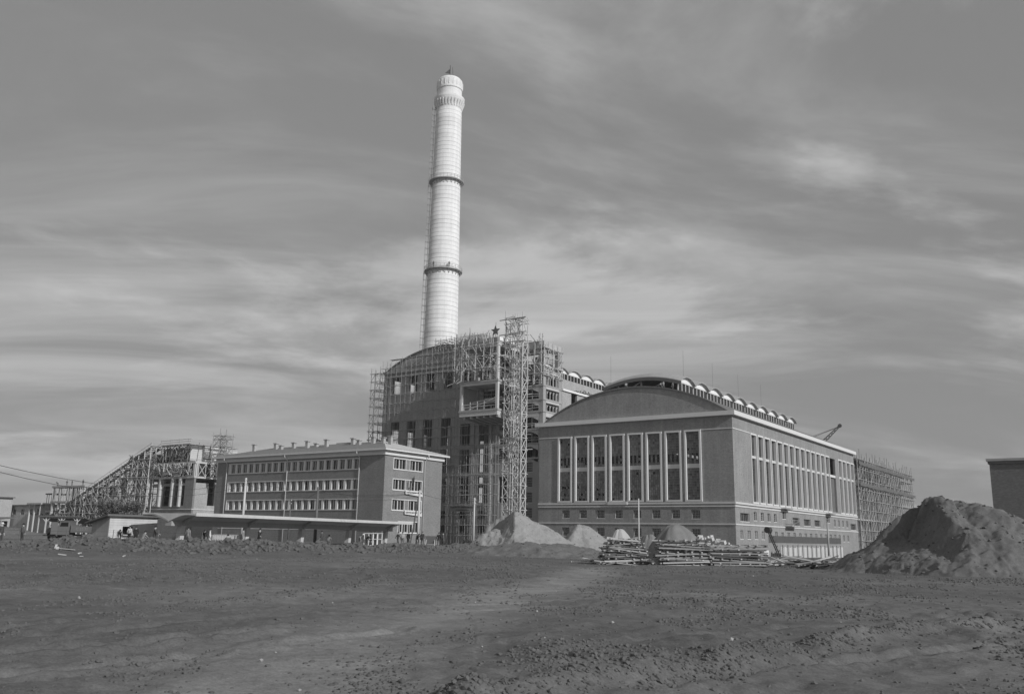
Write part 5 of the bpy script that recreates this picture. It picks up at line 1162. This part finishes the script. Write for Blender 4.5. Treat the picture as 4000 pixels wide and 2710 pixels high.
# people
SK = {
 'stand': dict(pel=(0,0,.92), ch=(0,-.01,1.32), nk=(0,0,1.48), hd=(0,-.02,1.62), la=((-.2,0,1.42),(-.26,.02,1.13),(-.25,-.06,.88)), ra=((.2,0,1.42),(.27,.02,1.13),(.26,-.08,.88)), ll=((-.1,0,.9),(-.12,-.02,.48),(-.13,.03,.07),(-.14,-.13,.03)), rl=((.1,0,.9),(.13,-.03,.48),(.14,.03,.07),(.15,-.13,.03))),
 'walk': dict(pel=(0,0,.90), ch=(0,-.05,1.30), nk=(0,-.07,1.46), hd=(0,-.10,1.60), la=((-.2,-.04,1.40),(-.28,-.16,1.14),(-.24,-.36,.98)), ra=((.2,-.04,1.40),(.28,.12,1.14),(.27,.20,.88)), ll=((-.1,0,.88),(-.12,.10,.48),(-.12,.34,.14),(-.12,.24,.05)), rl=((.1,0,.88),(.12,-.20,.50),(.13,-.28,.08),(.13,-.44,.05))),
 'arm': dict(pel=(0,0,.92), ch=(0,-.02,1.32), nk=(0,-.02,1.48), hd=(0,-.05,1.62), la=((-.2,0,1.42),(-.36,-.12,1.18),(-.55,-.32,1.08)), ra=((.2,0,1.42),(.32,-.1,1.16),(.5,-.3,.98)), ll=((-.1,0,.9),(-.15,-.02,.48),(-.18,.03,.07),(-.19,-.13,.03)), rl=((.1,0,.9),(.15,-.03,.48),(.18,.03,.07),(.19,-.13,.03))),
 'bend': dict(pel=(0,.05,.88), ch=(0,-.30,1.10), nk=(0,-.44,1.18), hd=(0,-.57,1.20), la=((-.2,-.38,1.12),(-.26,-.46,.84),(-.2,-.56,.58)), ra=((.2,-.38,1.12),(.26,-.44,.84),(.2,-.52,.56)), ll=((-.1,.05,.86),(-.14,-.04,.46),(-.15,.05,.07),(-.15,-.11,.03)), rl=((.1,.05,.86),(.14,-.06,.46),(.15,.03,.07),(.15,-.13,.03))),
 'squat': dict(pel=(0,.12,.34), ch=(0,-.06,.72), nk=(0,-.14,.86), hd=(0,-.2,.98), la=((-.2,-.08,.80),(-.3,-.28,.60),(-.14,-.46,.46)), ra=((.2,-.08,.80),(.3,-.28,.60),(.14,-.46,.44)), ll=((-.11,.1,.34),(-.2,-.34,.46),(-.17,-.1,.08),(-.18,-.26,.03)), rl=((.11,.1,.34),(.2,-.34,.46),(.17,-.1,.08),(.18,-.26,.03))),
}
BODY = {}
def body(pose, coat=False):
    k = (pose, coat)
    if k in BODY: return BODY[k]
    S = SK[pose]; V = []; E = []; Rr = []; lab = []
    def add(p, r, l, par):
        V.append(p); Rr.append(r if isinstance(r, tuple) else (r, r)); lab.append(l)
        if par is not None: E.append((par, len(V)-1))
        return len(V)-1
    lp = lambda a, b, t: tuple(a[i]+(b[i]-a[i])*t for i in range(3))
    p0 = add(S['pel'], (.17, .13), 1 if not coat else 0, None); wa = add(lp(S['pel'], S['ch'], .45), (.155, .115), 0, p0); c0 = add(S['ch'], (.185, .13), 0, wa); n0 = add(S['nk'], .06, 2, c0)
    h0 = add(lp(S['nk'], S['hd'], .55), (.075, .085), 2, n0); add(tuple(S['hd'][i]+(S['hd'][i]-S['nk'][i])*.45 for i in range(3)), (.07, .085), 2, h0)
    for s in ('la', 'ra'):
        a, b_, c_ = S[s]; q = add(a, .072, 0, c0); q = add(lp(a, b_, .5), .06, 0, q); q = add(b_, .05, 0, q); q = add(lp(b_, c_, .55), .046, 0, q); q = add(c_, .034, 2, q)
        d = [c_[i]-b_[i] for i in range(3)]; l = math.sqrt(sum(x*x for x in d)); d = [x/l for x in d]
        kn = add(tuple(c_[i]+d[i]*.085 for i in range(3)), (.042, .024), 2, q); add(tuple(c_[i]+d[i]*.17 for i in range(3)), (.03, .015), 2, kn)
        sx_ = -1 if s == 'la' else 1; add((c_[0]-sx_*.035, c_[1]-.045, c_[2]-.03), .013, 2, q)
    for s in ('ll', 'rl'):
        a, b_, c_, e = S[s]; q = add(a, .10 if not coat else .13, 1 if not coat else 0, p0); q = add(lp(a, b_, .5), .088 if not coat else .12, 1 if not coat else 0, q); q = add(b_, .066, 1, q); q = add(lp(b_, c_, .4), .062, 1, q); q = add(c_, .045, 3, q); add(e, .04, 3, q)
    me = bpy.data.meshes.new('sk'); me.from_pydata(V, E, []); o = bpy.data.objects.new('sk', me); col.objects.link(o)
    md = o.modifiers.new('s', 'SKIN'); md.use_smooth_shade = True; o.modifiers.new('u', 'SUBSURF').levels = 1
    for i, r_ in enumerate(Rr): me.skin_vertices[0].data[i].radius = r_
    me.skin_vertices[0].data[0].use_root = True
    dg = bpy.context.evaluated_depsgraph_get(); res = bpy.data.meshes.new_from_object(o.evaluated_get(dg)); bpy.data.objects.remove(o)
    res.materials.clear()
    for x in ('cloth_dark', 'cloth_mid', 'skin', 'cloth_black'): res.materials.append(MATS[x])
    SV = np.array(V)
    for p in res.polygons: p.material_index = lab[int(np.argmin(((SV-np.array(p.center[:]))**2).sum(1)))]; p.use_smooth = True
    res.name = 'person'; BODY[k] = res; return res
def person(label, x, y, facing, pose='stand', top='cloth_dark', leg='cloth_mid', hat=None, z=None, sc_=1.0, coat=False, group=None):
    o = newobj('person', body(pose, coat)); o.location = (x, y, gz(x, y) if z is None else z); o.rotation_euler = (0, 0, facing); o.scale = (sc_,)*3; tag(o, label, 'person', group)
    for i, m_ in enumerate((top, leg, 'skin', 'cloth_black')): o.material_slots[i].link = 'OBJECT'; o.material_slots[i].material = MATS[m_]
    S = SK[pose]; h = Vector(S['hd'])+(Vector(S['hd'])-Vector(S['nk']))*.15
    b = MB().lathe([(.105, -.03), (.112, .02), (.10, .08), (.06, .118), (.01, .13)], (0, 0), 12)
    hr = b.build('hair' if not hat else 'cap', hat or 'hair', o, True, local=True); hr.location = h+Vector((0, .015, .02)); hr.scale = (.88, 1.06, 1)
    if hat: MB().box(-.07, .07, -.19, -.09, -.03, -.015).build('peak', hat, hr, local=True)
    return o
P = person
P('man in dark overalls standing with arms spread on the spoil bank left of the canopy', -67.5, 45.0, R(150), 'arm', 'cloth_dark', 'cloth_dark', sc_=1.02)
P('person in grey jacket bending over by the shed front', -87.1, 54.0, R(60), 'bend', 'cloth_mid', 'cloth_dark')
P('person in pale blouse and dark skirt at the shed hatch', -86.3, 54.6, R(200), 'stand', 'cloth_white', 'cloth_black')
P('person in long black coat beside the shed hatch', -87.5, 56.1, R(230), 'stand', 'cloth_black', 'cloth_black', coat=True)
P('person in pale smock sitting on boards right of the shed', -77.7, 50.6, R(170), 'squat', 'cloth_grey', 'cloth_grey', sc_=1.15)
P('man in grey jacket standing before the truck bonnet', -82.9, 41.9, R(190), 'stand', 'cloth_mid', 'cloth_dark')
P('person in pale cap at the left edge of the view', -76.0, 36.7, R(120), 'stand', 'cloth_dark', 'cloth_dark', 'cloth_white')
P('worker in grey shirt standing between crates under the canopy', -77.8, 55.6, R(200), 'stand', 'cloth_grey', 'cloth_grey')
P('worker in black jacket leaning forward under the canopy', -78.3, 57.8, R(60), 'bend', 'cloth_black', 'cloth_dark', z=.55)
P('worker in white coat standing under the canopy', -79.4, 59.4, R(140), 'stand', 'cloth_white', 'cloth_white', coat=True)
P('worker in grey crouching left of the second canopy post', -72.9, 56.7, R(250), 'squat', 'cloth_mid', 'cloth_mid')
P('worker in grey coat right of the second canopy post', -83.2, 66.7, R(120), 'stand', 'cloth_grey', 'cloth_grey', coat=True)
P('worker in black walking before the canopy middle', -73.6, 61.0, R(100), 'walk', 'cloth_black', 'cloth_black')
P('worker in dark coat standing right of the thick dark pole base', -79.7, 75.4, R(280), 'stand', 'cloth_dark', 'cloth_dark')
P('worker crouching far behind under the canopy', -90.4, 86.7, R(200), 'squat', 'cloth_grey', 'cloth_mid', sc_=1.1)
P('worker with white headscarf by the stacked window frames', -79.6, 81.7, R(180), 'bend', 'cloth_dark', 'cloth_grey', 'cloth_white', z=.5)
P('worker in dark clothes bending at the far canopy end', -77.5, 80.8, R(90), 'bend', 'cloth_black', 'cloth_dark')
P('worker in grey standing at the far canopy end', -79.9, 84.0, R(150), 'stand', 'cloth_mid', 'cloth_dark')
P('tall worker in black at the last canopy post', -79.5, 84.3, R(220), 'stand', 'cloth_black', 'cloth_black', sc_=1.04)
P('worker in dark jacket, left of the pair past the canopy end', -74.4, 82.9, R(160), 'walk', 'cloth_dark', 'cloth_dark')
P('worker in pale shirt, right of the pair past the canopy end', -73.9, 83.2, R(200), 'stand', 'cloth_pale', 'cloth_mid')
P('worker in cap and black coat before the office end wall', -73.3, 83.6, R(180), 'stand', 'cloth_black', 'cloth_dark', 'cloth_dark')
P('worker in black crouching left of the strutted pole', -71.1, 82.7, R(60), 'bend', 'cloth_black', 'cloth_black', z=.6)
P('worker in dark cap right behind the strutted pole', -70.8, 83.3, R(190), 'stand', 'cloth_dark', 'cloth_dark', 'cloth_mid')
P('left of two workers beside the mortar bin', -71.6, 87.4, R(200), 'stand', 'cloth_black', 'cloth_dark')
P('right of two workers beside the mortar bin', -71.1, 87.6, R(140), 'stand', 'cloth_mid', 'cloth_dark')
RFZ = 28.75
P('roof worker in white shirt bending at the open lantern end', -69.4, 147.0, R(90), 'bend', 'cloth_white', 'cloth_grey', z=RFZ)
P('roof worker in grey standing at the open lantern end', -68.6, 147.05, R(60), 'walk', 'cloth_grey', 'cloth_mid', z=RFZ-.15)
P('roof worker in dark clothes by the lantern corner', -66.7, 147.05, R(250), 'stand', 'cloth_mid', 'cloth_dark', z=RFZ-.45)
P('roof worker sitting on the gable crown of the hall', -76.3, 147.0, R(180), 'squat', 'cloth_pale', 'cloth_mid', z=29.65)
P('left roof worker at the back of the gable slope', -81.9, 150.0, R(120), 'bend', 'cloth_white', 'cloth_mid', z=29.6)
P('right roof worker at the back of the gable slope', -80.6, 150.0, R(200), 'squat', 'cloth_white', 'cloth_mid', z=29.7)
P('worker leaning on the rail of the barrel roof walkway', -112.5, 147.2, R(200), 'bend', 'cloth_mid', 'cloth_dark', z=42.3)
P('left worker on the lower chimney gallery', cx+.6, cy-5.2, R(0), 'stand', 'cloth_dark', 'cloth_dark', z=76.25)
P('right worker on the lower chimney gallery', cx+4.4, cy-2.8, R(60), 'stand', 'cloth_dark', 'cloth_dark', z=76.25)
for i, (x, lab) in enumerate(((-272.6, 'leftmost worker on top of the far concrete frame'), (-267.5, 'second worker from the left on the far concrete frame'), (-264.6, 'third worker from the left on the far concrete frame'), (-258.5, 'rightmost worker on top of the far concrete frame'))):
    P(lab, x, 146.6, R(90*i), 'bend' if i == 0 else 'stand', 'cloth_dark', 'cloth_dark', z=14.7)
# ------------------------------------------------------------------ haze: one closed box of even, thin air round the whole site
hz = MB().box(-6300, 6300, -6300, 6300, -12, 150).build('haze', None); tag(hz, 'thin even haze over the whole building site', 'haze', kind='stuff')
hm = bpy.data.materials.new('haze_air'); hm.use_nodes = True; ht_ = hm.node_tree; ht_.nodes.clear()
ho = ht_.nodes.new('ShaderNodeOutputMaterial'); hv = ht_.nodes.new('ShaderNodeVolumePrincipled'); ht_.links.new(hv.outputs[0], ho.inputs['Volume'])
hv.inputs['Color'].default_value = (.9, .9, .9, 1); hv.inputs['Density'].default_value = .00022; hv.inputs['Anisotropy'].default_value = .0
hz.data.materials.append(hm)
GROUPS = {'person': 'people working on the site', 'utility_pole': 'poles standing about the site', 'sand_heap': 'pale sand heaps', 'earth_heap': 'heaps of dug earth', 'covered_pile': 'tarpaulin-covered piles', 'scrap_timber': 'scattered scrap timber', 'crate': 'crates under the canopy', 'slogan_strip': 'slogan strips on the office end wall', 'leafy_shrub': 'shrubs on the site'}
for o_ in list(sc.objects):
    k_ = o_.name.split('.')[0]
    if o_.parent is None and k_ in GROUPS and 'group' not in o_: o_['group'] = GROUPS[k_]
